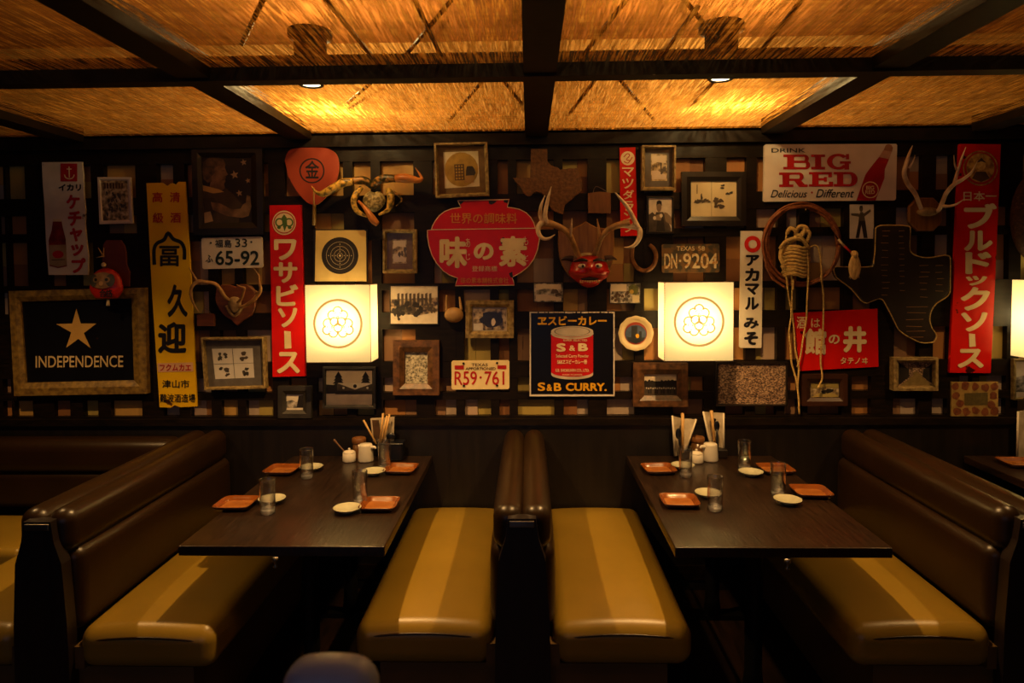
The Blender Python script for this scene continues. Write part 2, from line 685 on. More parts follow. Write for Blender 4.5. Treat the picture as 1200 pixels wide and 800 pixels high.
# boards of the feature wall: blocks at the back of a dark lattice
m = M('wall_blocks', '#a5834c', '#5b3a20', rough=.6)
nt = m.node_tree
ramp = [n for n in nt.nodes if n.type == 'VALTORGB'][0].color_ramp
geo = nt.nodes.new('ShaderNodeNewGeometry')
ramp.interpolation = 'CONSTANT'
cols = ['#a87038', '#b09a84', '#b88e48', '#8a5a30', '#bda088', '#a8723a', '#a8924a', '#8f6a4a']
while len(ramp.elements) < len(cols):
    ramp.elements.new(.5)
for i, c in enumerate(cols):
    ramp.elements[i].position = i / len(cols)
    ramp.elements[i].color = srgb(c)
rn = [n for n in nt.nodes if n.type == 'VALTORGB'][0]
nt.links.new(geo.outputs['Random Per Island'], rn.inputs[0])
bs = nt.nodes['Principled BSDF']
nz = nt.nodes.new('ShaderNodeTexNoise')
nz.inputs['Scale'].default_value = 6
mpp = nt.nodes.new('ShaderNodeMapping')
mpp.inputs['Scale'].default_value = (8, 8, 1)
tcc = nt.nodes.new('ShaderNodeTexCoord')
nt.links.new(tcc.outputs['Object'], mpp.inputs[0])
nt.links.new(mpp.outputs[0], nz.inputs[0])
mul = nt.nodes.new('ShaderNodeMixRGB')
mul.blend_type = 'MULTIPLY'
mul.inputs[0].default_value = .2
nt.links.new(rn.outputs[0], mul.inputs[1])
nt.links.new(nz.outputs[0], mul.inputs[2])
nt.links.new(mul.outputs[0], bs.inputs['Base Color'])
BLOCKS = m
open_x = [(-52, -38), (-30, -8), (-2, 8), (11, 33), (58, 77), (92, 110), (125, 162), (187, 206), (219, 244), (256, 275), (285, 317), (336, 357), (369, 404), (415, 436), (447, 486), (508, 533), (543, 574), (584, 596),
          (606, 649), (660, 689), (711, 744), (755, 777), (789, 826), (851, 874), (886, 911), (921, 936), (948, 988), (1000, 1023), (1049, 1079), (1095, 1113), (1127, 1142), (1150, 1182), (1196, 1226), (1240, 1262)]
open_y = [(187, 227), (247, 269), (279, 331), (339, 365), (385, 423), (442, 459), (468, 487)]
DEP = .042
bl = MB()
lat = MB()
zs = [(W(615, b).z, W(615, a).z) for a, b in open_y]
xs = [(W(a, 330).x, W(b, 330).x) for a, b in open_x]
for (x0, x1) in xs:
    for (z0, z1) in zs:
        if random.random() < .09:
            lat.box((x0 - .002, .0, z0 - .002), (x1 + .002, DEP + .01, z1 + .002), BLACKWOOD)
            continue
        wd_ = x1 - x0
        cuts = [x0 - .01, x1 + .01]
        if wd_ > .11 and random.random() < .75:
            cuts.insert(1, x0 + wd_ * random.uniform(.35, .65))
        for a, b in zip(cuts, cuts[1:]):
            dd = DEP - random.choice((0, .004, .009))
            if z1 - z0 > .18 and random.random() < .6:
                zm = z0 + (z1 - z0) * random.uniform(.4, .6)
                bl.box((a, dd, z0 - .01), (b - .0015, dd + .03, zm - .001), BLOCKS)
                bl.box((a, dd + random.choice((0, .003)), zm), (b - .0015, dd + .03, z1 + .01), BLOCKS)
            else:
                bl.box((a, dd, z0 - .01), (b - .0015, dd + .03, z1 + .01), BLOCKS)
bl.box((XL, DEP + .03, 0), (XR, DEP + .2, 3.05), BLACKWOOD)
wall = struct(bl, 'wall_back')
px = XL
for (x0, x1) in xs + [(XR, XR)]:
    lat.box((px, .002, .9), (x0, DEP + .03, 2.5), BLACKWOOD)
    px = x1
pz = 2.5
for (z0, z1) in zs + [(.9, .9)]:
    lat.box((XL, 0, z1), (XR, DEP + .03, pz), BLACKWOOD)
    pz = z0
struct(lat, 'trim_1')
# wainscot with its cap rail
wa = MB()
wa.box((XL, -.012, 0), (XR, .1, .92), M('wainscot_black', '#17110e', '#0e0a08', rough=.4, scale=5, stretch=(6, 6, .6), bump=.1))
wa.box((XL, -.03, .92), (XR, .1, .955), BLACKWOOD)
wa.box((XL, -.02, .06), (XR, -.012, .14), BLACKWOOD)
struct(wa, 'trim_2')
struct(MB().box((XL, -.035, 2.44), (XR, .05, 2.5), BEAM), 'trim_3')
DARKWALL = M('dark_side_wall', '#2a1c14', '#1c120c', rough=.7)
struct(MB().box((XL - .15, YF, 0), (XL, .2, 3.05), DARKWALL), 'wall_left')
struct(MB().box((XR, YF, 0), (XR + .15, .2, 3.05), DARKWALL), 'wall_right')
# the wall behind the photographer leaves the shop front open to the weak daylight
struct(MB().box((XL, YF - .15, 0), (XR, YF, 3.05), DARKWALL), 'wall_front')
# pale plaster of the wall above the reed mats
struct(MB().box((XL, .0, 2.53), (XR, .04, 3.0), M('plenum_plaster', '#c49a5a', '#b08848', rough=.9)), 'wall_back_upper')
# slab above the reed mats
struct(MB().box((XL, YF, 3.0), (XR, .2, 3.15), M('ceiling_slab_paint', '#a06a2e', '#8a5822', rough=.9)), 'ceiling')
# reed mats
m = bpy.data.materials.new('reed_mat')
m.use_nodes = True
nt = m.node_tree
nt.nodes.remove(nt.nodes['Principled BSDF'])
out = nt.nodes['Material Output']
tc = nt.nodes.new('ShaderNodeTexCoord')


def mapped_noise(sc, scale, detail=2):
    mp = nt.nodes.new('ShaderNodeMapping')
    mp.inputs['Scale'].default_value = sc
    nt.links.new(tc.outputs['Object'], mp.inputs[0])
    n = nt.nodes.new('ShaderNodeTexNoise')
    n.inputs['Scale'].default_value = scale
    n.inputs['Detail'].default_value = detail
    nt.links.new(mp.outputs[0], n.inputs[0])
    return n


def rampn(src, stops):
    r = nt.nodes.new('ShaderNodeValToRGB')
    while len(r.color_ramp.elements) < len(stops):
        r.color_ramp.elements.new(.5)
    for e, (p, c) in zip(r.color_ramp.elements, stops):
        e.position = p
        e.color = c if len(c) == 4 else tuple(c) + (1,)
    nt.links.new(src, r.inputs[0])
    return r


n1 = mapped_noise((180, 8, 1), 1, 4)
n2 = mapped_noise((30, 6, 1), 1, 4)
n3 = mapped_noise((1.4, 30, 1), 1, 2)
colr = rampn(n1.outputs[0], [(.33, srgb('#341c08')), (.44, srgb('#94601f')), (.55, srgb('#cf9e4c')), (.66, srgb('#f0cc7c'))])
mx = nt.nodes.new('ShaderNodeMixRGB')
mx.blend_type = 'MULTIPLY'
mx.inputs[0].default_value = .85
r2 = rampn(n2.outputs[0], [(.34, (.35, .27, .2)), (.6, (1, 1, 1))])
nt.links.new(colr.outputs[0], mx.inputs[1])
nt.links.new(r2.outputs[0], mx.inputs[2])
mx3 = nt.nodes.new('ShaderNodeMixRGB')
mx3.blend_type = 'MULTIPLY'
mx3.inputs[0].default_value = .5
r3 = rampn(n3.outputs[0], [(.42, (.5, .4, .3)), (.52, (1, 1, 1))])
nt.links.new(mx.outputs[0], mx3.inputs[1])
nt.links.new(r3.outputs[0], mx3.inputs[2])
df = nt.nodes.new('ShaderNodeBsdfDiffuse')
tl = nt.nodes.new('ShaderNodeBsdfTranslucent')
gls = nt.nodes.new('ShaderNodeBsdfGlossy')
gls.inputs['Roughness'].default_value = .45
for n in (df, tl, gls):
    nt.links.new(mx3.outputs[0], n.inputs[0])
ms = nt.nodes.new('ShaderNodeMixShader')
ms.inputs[0].default_value = .55
nt.links.new(df.outputs[0], ms.inputs[1])
nt.links.new(tl.outputs[0], ms.inputs[2])
mg = nt.nodes.new('ShaderNodeMixShader')
mg.inputs[0].default_value = .08
nt.links.new(ms.outputs[0], mg.inputs[1])
nt.links.new(gls.outputs[0], mg.inputs[2])
tp = nt.nodes.new('ShaderNodeBsdfTransparent')
gap = rampn(n1.outputs[0], [(.34, (.75, .75, .75)), (.46, (.38, .38, .38)), (.58, (.08, .08, .08))])
mt = nt.nodes.new('ShaderNodeMixShader')
nt.links.new(gap.outputs[0], mt.inputs[0])
nt.links.new(mg.outputs[0], mt.inputs[1])
nt.links.new(tp.outputs[0], mt.inputs[2])
nt.links.new(mt.outputs[0], out.inputs[0])
REED = m
bx = [-3.75, -2.48, -1.23, .045, 1.30, 2.40, 3.7]
by = [(-1.17, .0), (-2.55, -1.17), (-3.9, -2.55), (-5.2, -3.9)]
mat_n = 0
rb = MB()
for i in range(len(bx) - 1):
    for (y0, y1) in by:
        g = MB()
        g.add([(bx[i], y0, ZC + .02), (bx[i], y1, ZC + .02), (bx[i + 1], y1, ZC + .02), (bx[i + 1], y0, ZC + .02)], [(0, 1, 2, 3)], REED)
        for yy in ():
            pass
        o = g.build('ceiling_mat')
        o['kind'] = 'structure'
# ceiling beams
for x in bx:
    struct(MB().box((x - .06, -5.2, ZC - .02), (x + .06, -.03, ZC + .06), BEAM), 'ceiling_beam')
for y in (-1.17, -2.6, -3.95):
    struct(MB().box((XL, y - .02, ZC - .03), (XR, y + .05, ZC + .06), BEAM), 'ceiling_beam')
    struct(MB().box((XL, y + .05, ZC - .012), (XR, y + .105, ZC + .05), WALNUT), 'ceiling_beam')
# hanger braces above the mats
def above(px, py, z):
    """point of the plenum at height z seen through the mat at a photo pixel"""
    v = ray(px, py)
    return CAM + v * ((z - CAM.z) / v.z)


for (p, q) in (((312, -8), (283, 52)), ((376, -8), (434, 64)), ((482, -8), (516, 64)), ((534, -6), (476, 64)), ((738, -6), (684, 64)), ((796, -8), (838, 44)), ((818, 8), (776, 64)), ((946, -8), (888, 64)),
               ((437, 95), (406, 122)), ((566, 94), (526, 142)), ((588, 92), (612, 122)), ((700, 90), (668, 132)), ((722, 88), (766, 140)), ((842, 90), (814, 120))):
    struct(MB().tube([above(*p, 2.555), above(*q, 2.54)], .008, IRON, n=6), 'ceiling_brace')
# lamps of the plenum: what lights the mats from above
for (x, y) in ((-.85, -2.2), (.85, -2.2), (-.2, -2.0), (.35, -2.0), (-2.3, -2.3), (2.2, -2.3), (-.5, -.45), (.45, -.45), (-1.2, -.45), (1.15, -.45), (-2.1, -.5), (2.1, -.5)):
    light('plenum_lamp', 'POINT', (x, y, 2.86), P_PLEN * (1 if abs(x) < 1.5 else .42) * (1 if y < -1 else .48), (1, .58, .17), .05)
for (x, y) in ((-.94, -.52), (.96, -.5)):
    light('plenum_hot_lamp', 'POINT', (x, y, 2.66), P_HOT, (1, .66, .24), .03)

# ------------------------------------------------------------------ recessed downlights
LENS = glow_mat('downlight_lens', '#ffe0a8', 6)
d0 = None
for i, (x, lab) in enumerate(((-.847, 'recessed ceiling downlight above the left dining table, can seen through the reed mat'), (.746, 'recessed ceiling downlight above the right dining table, can seen through the reed mat'))):
    loc = (x, -1.03, ZC - .004)
    if d0 is None:
        d0 = thing('ceiling_downlight', lab, 'ceiling light', loc, 'recessed downlights in the reed ceiling')
        c = Vector(loc)
        MB().lathe(c, [(.05, .03), (.05, .0), (.046, -.004), (.038, -.004), (.037, .0), (.042, .03)], IRON).build('trim_ring', d0)
        MB().lathe(c, [(.0, .001), (.036, .001)], LENS).build('lens', d0)
        MB().lathe(c, [(.055, .03), (.062, .034), (.062, .175), (.085, .18), (.085, .205), (.0, .21)], M('can_black', '#070605', '#050404', rough=.8)).build('can', d0)
    else:
        dup(d0, loc, lab)
for x in (-2.55, -.847, .746, 2.45):
    light('downlight_beam', 'SPOT', (x, -1.03, ZC - .03), P_DOWN * (1 if abs(x) < 2 else .45), WARM, .022, spot_size=math.radians(112), spot_blend=.6, rot=(0, 0, 0))

# ================================================================== BOOTHS
ZS = .47


def make_booth(cx, label, y0=-1.28, y1=-.02):
    th = thing('booth_bench', label, 'booth', (cx, (y0 + y1) / 2, 0), 'back-to-back booth benches')
    # end panel, tapering upwards
    e = MB()
    z = [0, .5, .72, .80, .875]
    w = [.105, .098, .085, .06, .05]
    v = []
    for zz, ww in zip(z, w):
        v += [(cx - ww, y0 - .02, zz), (cx + ww, y0 - .02, zz), (cx + ww, y0 + .03, zz), (cx - ww, y0 + .03, zz)]
    f = []
    for k in range(len(z) - 1):
        for q in range(4):
            r = (q + 1) % 4
            f.append((k * 4 + q, k * 4 + r, k * 4 + 4 + r, k * 4 + 4 + q))
    f.append((3, 2, 1, 0))
    n = len(z) * 4
    f.append((n - 4, n - 3, n - 2, n - 1))
    e.add(v, f, PANELW)
    e.build('end_panel', th)
    MB().cushion((cx - .045, y0 - .025, .845), (cx + .045, y0 - .018, .868), .003, 0, STEEL, n=2).build('name_plate', th)
    MB().box((cx - .06, y0 + .03, .05), (cx + .06, y1, .80), PANELW).build('core', th)
    for s in (-1, 1):
        X = lambda a: cx + s * a
        lo = min(X(.0), X(.118))
        hi = max(X(.0), X(.118))
        MB().cushion((lo, y0 + .035, .44), (hi, y1, .755), .045, .012, VINYL_BACK, top=False, side='x').build('backrest', th)
        lo, hi = min(X(.002), X(.104)), max(X(.002), X(.104))
        MB().cushion((lo, y0 + .01, .735), (hi, y1, .905), .05, .008, VINYL_BACK, top=False, side='x').build('head_roll', th)
        a, b = (X(.112), X(.62))
        lo, hi = min(a, b), max(a, b)
        se = MB().cushion((lo, y0, .315), (hi, y1, ZS), .055, .036, VINYL_SEAT).build('seat', th)
        # welt seams round the front edge
        pp = MB()
        pts = [(lo + .006, y0 + .3, ZS - .012)]
        pts = []
        for k in range(13):
            t = -1 + 2 * k / 12
            xx = (lo + hi) / 2 + t * (hi - lo) / 2 * .94
            pts.append((xx, y0 + .004 + .02 * abs(t) ** 8, ZS - .05 + .02 * (1 - t * t)))
        pp.tube(pts, .0042, VINYL_BACK, n=6, sub=2)
        pp.build('piping', se)
        lo, hi = min(X(.06), X(.53)), max(X(.06), X(.53))
        MB().box((lo, y0 + .03, 0), (hi, y1, .318), PLINTH).build('plinth', th)
        lo, hi = min(X(.098), X(.135)), max(X(.098), X(.135))
        MB().box((lo, y0 + .012, .318), (hi, y0 + .06, .40), PLINTH).build('filler', th)
    return th


make_booth(-.03, 'brown vinyl double booth bench between the two tables, seen end on')
make_booth(-1.77, 'brown vinyl double booth bench on the near left, its dark end panel showing', -1.32)
make_booth(1.775, 'brown vinyl double booth bench at the far right, mostly in shadow')
# bench along the wall at the left
th = thing('corner_bench', 'brown vinyl bench set along the back wall at the far left', 'booth', (-3.0, -.3, 0))
MB().cushion((-4.1, -.16, .50), (-1.9, -.02, .70), .045, 0, VINYL_BACK, top=False).build('backrest', th)
MB().cushion((-4.1, -.175, .69), (-1.9, -.02, .875), .06, 0, VINYL_BACK, top=False).build('head_roll', th)
MB().cushion((-4.1, -.62, .315), (-2.40, -.16, ZS), .035, .02, VINYL_SEAT).build('seat', th)
MB().box((-4.1, -.56, 0), (-2.42, -.03, .318), PLINTH).build('plinth', th)

# ================================================================== TABLES


def make_table(x0, x1, label):
    y0, y1 = -1.245, -.02
    cx, cy = (x0 + x1) / 2, (y0 + y1) / 2
    th = thing('dining_table', label, 'table', (cx, cy, 0), 'dark wood dining tables')
    MB().cushion((x0, y0, .712), (x1, y1, .75), .004, 0, TABLEW, n=2).build('tabletop', th)
    MB().box((x0 + .14, y0 + .2, .66), (x1 - .14, y1 - .1, .712), BLACKWOOD).build('apron', th)
    for yy in (y0 + .32, y1 - .28):
        b = MB().lathe((cx, yy, 0), [(.045, .02), (.035, .1), (.035, .62), (.05, .66)], IRON, 16).build('pedestal', th)
        MB().box((cx - .28, yy - .035, 0), (cx + .28, yy + .035, .025), IRON).build('foot', b)
    h = MB()
    h.lathe((cx + (-.02 if cx < 0 else .012), y0 - .004, .70), [(.012, .012), (.012, -.004), (.004, -.006), (.004, -.02), (.009, -.026), (.0, -.032)], STEEL, 12)
    h.build('coat_hook', th)
    return th


make_table(-1.31, -.538, 'dark wood table left of the central booth, set with four amber plates')
make_table(.528, 1.312, 'dark wood table right of the central booth, set with four amber plates')
make_table(2.34, 3.12, 'dark wood table behind the far right booth, mostly out of view')

# ------------------------------------------------------------------ tableware
ZT = .7505


def sq_plate(loc):
    th = thing('square_plate', '', 'plate', loc, 'amber square plates')
    c = Vector(loc)
    h = .08
    v, f = [], []
    prof = [(.058, .004), (.064, .0035), (.080, .019), (.0825, .019), (.066, 0), (.0, 0)]
    prof = [(0, .006), (.056, .006), (.062, .008), (.078, .020)]
    n = 24

    def rs(a, r):
        # rounded square outline
        ca, sa = math.cos(a), math.sin(a)
        k = (abs(ca) ** 7 + abs(sa) ** 7) ** (-1 / 7)
        return ca * k * r, sa * k * r

    def surf(prof, mat, name):
        mb = MB()
        n = 40
        v, f = [], []
        for r, z in prof:
            for k in range(n):
                x, y = rs(2 * math.pi * k / n, r)
                v.append((c.x + x, c.y + y, c.z + z))
        for i in range(len(prof) - 1):
            for k in range(n):
                f.append((i * n + k, i * n + (k + 1) % n, (i + 1) * n + (k + 1) % n, (i + 1) * n + k))
        mb.add(v, f, mat, True)
        return mb.build(name, th)
    surf([(.0005, .005), (.056, .005), (.0585, .0055)], COPPERM, 'dish')
    surf([(.0585, .0055), (.062, .0075), (.077, .021), (.079, .0215)], M('amber_rim_lacquer', '#7e4418', '#6a3611', rough=.2, coat=.4), 'rim')
    surf([(.079, .0215), (.081, .0205), (.066, .002), (.063, 0), (.0005, 0)], COPPERRIM, 'base')
    return th


def saucer(loc):
    o = MB().lathe(Vector(loc), [(.0, .0), (.026, .0), (.028, .004), (.05, .014), (.058, .021), (.059, .0225), (.057, .0225), (.048, .017), (.02, .008), (.0, .007)], SAUCERM, 36).build('saucer', None, loc)
    return tag(o, '', 'saucer', 'small round saucers')


def tumbler(loc):
    o = MB().lathe(Vector(loc), [(.031, .003), (.0335, .143), (.0328, .145), (.032, .143), (.0296, .024)], TUMBLER, 32).lathe(Vector(loc), [(.0, .0), (.027, .0), (.0305, .003), (.031, .012), (.0295, .021), (.024, .018), (.0, .016)], GLASSBASE, 32).build('drinking_glass', None, loc)
    return tag(o, '', 'glass', 'empty straight drinking glasses')


TL = 'on the left table'
TR = 'on the right table'
pl = [(-1.276, -.82, 'amber square plate near the left bench %s, toward the viewer' % TL), (-1.258, -.321, 'amber square plate near the left bench %s, toward the wall' % TL),
      (-.648, -.829, 'amber square plate near the central booth %s, toward the viewer' % TL), (-.655, -.307, 'amber square plate beside the condiments %s, near the central booth' % TL),
      (.648, -.307, 'amber square plate near the central booth %s, toward the wall' % TR), (.646, -.781, 'amber square plate near the central booth %s, toward the viewer' % TR),
      (1.231, -.307, 'darker amber square plate near the right bench %s, toward the wall' % TR), (1.262, -.656, 'amber square plate near the right bench %s, toward the viewer' % TR),
      (2.50, -.2, 'amber square plate on the table behind the far right booth')]
p0 = None
for i, (x, y, l) in enumerate(pl):
    a = random.uniform(-.08, .08)
    if p0 is None:
        p0 = sq_plate((x, y, ZT))
        p0['label'] = l
    else:
        dup(p0, (x, y, ZT), l, None, a)
sp = [(-1.119, -.292, 'pale saucer behind the far left glass %s' % TL), (-1.136, -.777, 'pale saucer behind the near left glass %s' % TL), (-.772, -.891, 'pale saucer in front of the near right glass %s' % TL),
      (-.781, -.364, 'pale saucer in front of the far right glass %s' % TL), (.778, -.263, 'pale saucer behind the far left glass %s' % TR), (.794, -.692, 'pale saucer behind the near left glass %s' % TR),
      (1.085, -.378, 'pale saucer in front of the far right glass %s' % TR), (1.111, -.78, 'pale saucer in front of the near right glass %s' % TR)]
s0 = None
for x, y, l in sp:
    if s0 is None:
        s0 = saucer((x, y, ZT))
        s0['label'] = l
    else:
        dup(s0, (x, y, ZT), l)
gp = [(-1.105, -.905, 'clear glass at the near left setting %s' % TL), (-1.10, -.42, 'clear glass at the far left setting %s' % TL), (-.745, -.78, 'clear glass at the near right setting %s' % TL),
      (-.75, -.255, 'clear glass in front of the navy utensil holder %s' % TL), (.762, -.395, 'clear glass at the far left setting %s' % TR), (.778, -.86, 'clear glass at the near left setting %s' % TR),
      (1.088, -.27, 'clear glass at the far right setting %s' % TR), (1.112, -.665, 'clear glass at the near right setting %s' % TR)]
g0 = None
for x, y, l in gp:
    if g0 is None:
        g0 = tumbler((x, y, ZT))
        g0['label'] = l
    else:
        dup(g0, (x, y, ZT), l)

# condiments


def sauce_pot(loc):
    th = thing('sauce_pot', 'white ceramic sauce pot with a wooden spoon on the left table', 'sauce pot', loc, 'white lidded sauce pots')
    c = Vector(loc)
    MB().lathe(c, [(.0, 0), (.034, 0), (.037, .005), (.034, .045), (.031, .047), (.029, .045), (.0, .04)], CERAMIC, 28).build('bowl', th)
    MB().lathe(c, [(.033, .046), (.034, .049), (.024, .056), (.007, .059), (.005, .063), (.007, .068), (.004, .071), (.0, .072)], CERAMIC, 24).build('lid', th)
    return th


def pitcher(loc, label, side):
    th = thing('soy_pitcher', label, 'pitcher', loc, 'white soy pitchers')
    c = Vector(loc)
    MB().lathe(c, [(.0, 0), (.040, 0), (.042, .006), (.036, .08), (.035, .088), (.031, .092), (.0, .094)], CERAMIC, 28).build('body', th)
    MB().tube([c + Vector((side * .034, -.012, .076)), c + Vector((side * .052, -.02, .078)), c + Vector((side * .058, -.022, .07))], [.010, .008, .005], CERAMIC).build('spout', th)
    return th


def shaker(loc, label):
    th = thing('spice_shaker', label, 'shaker', loc, 'wood topped spice shakers')
    c = Vector(loc)
    MB().lathe(c, [(.0, 0), (.034, 0), (.035, .004), (.034, .085), (.0, .085)], M('amber_jar', '#6a4a2a', '#4a3018', rough=.25), 24).build('jar', th)
    MB().lathe(c, [(.036, .085), (.038, .089), (.038, .108), (.034, .112), (.022, .110), (.018, .104), (.0, .104)], SHAKERW, 24).build('lid', th)
    return th


pot = sauce_pot((-.968, -.125, ZT))
c = Vector((-.968, -.125, ZT))
MB().tube([c + Vector((-.02, .0, .045)), c + Vector((-.06, .01, .085)), c + Vector((-.085, .014, .112))], [.004, .0045, .007], SPOONW).build('spoon', pot)
pot2 = thing('sauce_pot', 'white ceramic sauce pot without spoon on the right table', 'sauce pot', (.875, -.15, ZT), 'white lidded sauce pots')
c = Vector((.885, -.14, ZT))
for ch in pot.children:
    if not ch.name.startswith('spoon'):
        k = ch.copy()
        COL.objects.link(k)
        k.parent = pot2
pitcher((-.88, -.118, ZT), 'white ceramic soy pitcher next to the sauce pot on the left table', 1)
pitcher((.958, -.112, ZT), 'white ceramic soy pitcher next to the sauce pot on the right table', -1)
shaker((-.93, -.062, ZT), 'wood topped spice shaker behind the pitcher on the left table')
shaker((.905, -.05, ZT), 'wood topped spice shaker between the two menu sleeves on the right table')

# left table: navy utensil holder, chopsticks, menu cards, black spoon
th = thing('utensil_holder', 'navy ceramic utensil holder at the wall end of the left table', 'holder', (-.755, -.09, ZT))
c = Vector((-.755, -.09, ZT))
hb = MB()
hb.cushion(c + Vector((-.055, -.045, 0)), c + Vector((.075, .045, .095)), .014, 0, HOLDER, top=False)
hb.build('body', th)
MB().cushion(c + Vector((-.058, -.048, .088)), c + Vector((.078, .048, .098)), .005, 0, HOLDER, n=2).build('rim', th)


def chop(a, b, label, r=.0042, group='wooden chopsticks'):
    o = MB().tube([a, b], [r * .8, r], CHOP, n=6).build('chopstick', None, tuple(a))
    return tag(o, label, 'chopstick', group)


for (ax, ay), (bx_, by_), dd, l in (((441, 520), (426, 492), .11, 'pale chopstick leaning far left out of the navy holder'), ((445, 520), (449, 484), .115, 'pale chopstick upright and leftmost of three in the navy holder'),
                                    ((446, 522), (453.5, 487), .12, 'pale chopstick in the middle of three upright in the navy holder'), ((449, 520), (456.5, 485), .125, 'pale chopstick rightmost of three upright in the navy holder')):
    chop(W(ax, ay, dd), W(bx_, by_, dd - .01), l, .0062)
th = thing('menu_cards', 'open paper menu standing in the navy holder on the left table', 'menu', W(448, 518, .09))
mb = MB()
mb.add([W(437, 517, .085), W(434, 490, .085), W(452, 489, .065), W(452, 517, .065)], [(0, 1, 2, 3)], MENU)
mb.add([W(452, 517, .065), W(452, 489, .065), W(462, 488, .09), W(461, 518, .09)], [(0, 1, 2, 3)], MENU)
o = mb.build('menu_leaf', th)
sm = o.modifiers.new('thick', 'SOLIDIFY')
sm.thickness = .003
MB().poly([(438, 514), (436, 492), (444, 492), (447, 514)], .088, BROWNINK).build('cover_picture', th)
o = MB().ell(W(458, 511, .11), (.026, .012, .02), HOLDER).tube([W(458, 511, .11), W(452, 522, .1)], .005, HOLDER).build('ladle', None, W(458, 511, .11))
tag(o, 'black spoon bowl sticking up from the navy holder', 'spoon')

# right table: two menu sleeves with chopsticks and black spoon


def sleeve(name, label, pts, chops, spoon, d, side, base):
    th = thing('menu_sleeve', label, 'menu', base, 'folded menu sleeves holding utensils')
    mb = MB()
    # folded card: a left leaf, a right leaf that opens outwards at the top
    L, C1, R = pts
    mb.add([W(*L[0], d), W(*L[1], d), W(*C1[1], d - .03), W(*C1[0], d - .03)], [(0, 1, 2, 3)], MENU)
    mb.add([W(*C1[0], d - .03), W(*C1[1], d - .03), W(*R[1], d), W(*R[0], d)], [(0, 1, 2, 3)], MENU)
    o = mb.build('menu_leaf', th)
    k = o.modifiers.new('thick', 'SOLIDIFY')
    k.thickness = .003
    MB().ptube([(L[1][0], L[1][1], d), (L[0][0], L[0][1], d)], 1.1, M('menu_edge', '#e0d4bc', '#cdbfa4')).ptube([(R[1][0], R[1][1], d), (R[0][0], R[0][1], d)], 1.1, MATS['menu_edge']).build('page_edge', th)
    b0 = Vector(base)
    MB().cushion(b0 + Vector((-.028, -.03, 0)), b0 + Vector((.028, .03, .05)), .008, 0, BLACKFRAME, n=2).build('stand', th)
    return th


sleeve('menu_sleeve', 'folded menu sleeve with one wooden chopstick pair, left one on the right table', (((788, 487), (791, 534)), ((799, 490), (799, 534)), ((816, 491), (801, 534))), 0, 0, .085, 1, (.832, -.075, ZT))
sleeve('menu_sleeve', 'folded menu sleeve with black spoon, right one behind the pitcher', (((824, 482), (835, 533)), ((836, 483), (842, 533)), ((848, 484), (848, 533))), 0, 0, .052, 1, (1.03, -.055, ZT))
chop(W(800, 530, .12), W(800, 484, .115), 'thick wooden chopstick in the left menu sleeve on the right table', .0085)
chop(W(838, 522, .085), W(833.5, 481, .085), 'thick wooden chopstick in the right menu sleeve behind the pitcher', .0085)
for (a, b, l) in (((795, 508), (798, 532), 'black spoon in the left menu sleeve on the right table'), ((840, 499), (841, 533), 'black spoon in the right menu sleeve behind the pitcher')):
    o = MB().ell(W(*a, .122 if a[0] < 810 else .09), (.015, .007, .03), HOLDER).tube([W(*a, .12 if a[0] < 810 else .09), W(*b, .12 if a[0] < 810 else .09)], .006, HOLDER).build('spoon', None, W(*a, .12))
    tag(o, l, 'spoon', 'black spoons in the sleeves')
sleeve('menu_sleeve', 'folded menu sleeve cut by the right edge of the photo', (((1193, 482), (1192, 535)), ((1203, 480), (1202, 535)), ((1214, 484), (1210, 535))), 0, 0, .085, 1, (2.665, -.075, ZT))

# foreground: top of a navy upholstered high chair near the camera
th = thing('bar_chair', 'navy upholstered high chair, only its rounded top showing at the bottom edge', 'chair', (-.30, -2.72, 0))
MB().cushion((-.362, -2.76, .92), (-.222, -2.69, 1.19), .034, .012, BLUEV).build('backrest', th)
MB().cushion((-.50, -3.12, .70), (-.10, -2.72, .77), .03, .01, BLUEV).build('seat', th)
for (x, y) in ((-.46, -3.08), (-.14, -3.08), (-.46, -2.76), (-.14, -2.76)):
    MB().tube([(x * 1.02, y, 0), (x, y, .71)], [.014, .02], BLACKWOOD).build('leg', th)
MB().tube([(-.46, -2.74, .74), (-.36, -2.72, 1.0)], .012, BLACKWOOD).build('back_post', th)
MB().tube([(-.14, -2.74, .74), (-.24, -2.72, 1.0)], .012, BLACKWOOD).build('back_post', th)
MB().tube([(-.45, -3.08, .3), (-.15, -3.08, .3)], .012, BLACKWOOD).build('footrest', th)

#@@DECOR
# ================================================================== LIGHT BOXES ON THE WALL
SHADE = glow_mat('washi_shade', '#ffdc96', E_SHADE, .9, '#fff0cc')
CREST = glow_mat('backlit_crest_ink', '#d8a056', .95)
STITCH = M('shade_stitching', '#6a4a22', '#4a3014', rough=.8, scale=200, lo=.45, hi=.5)


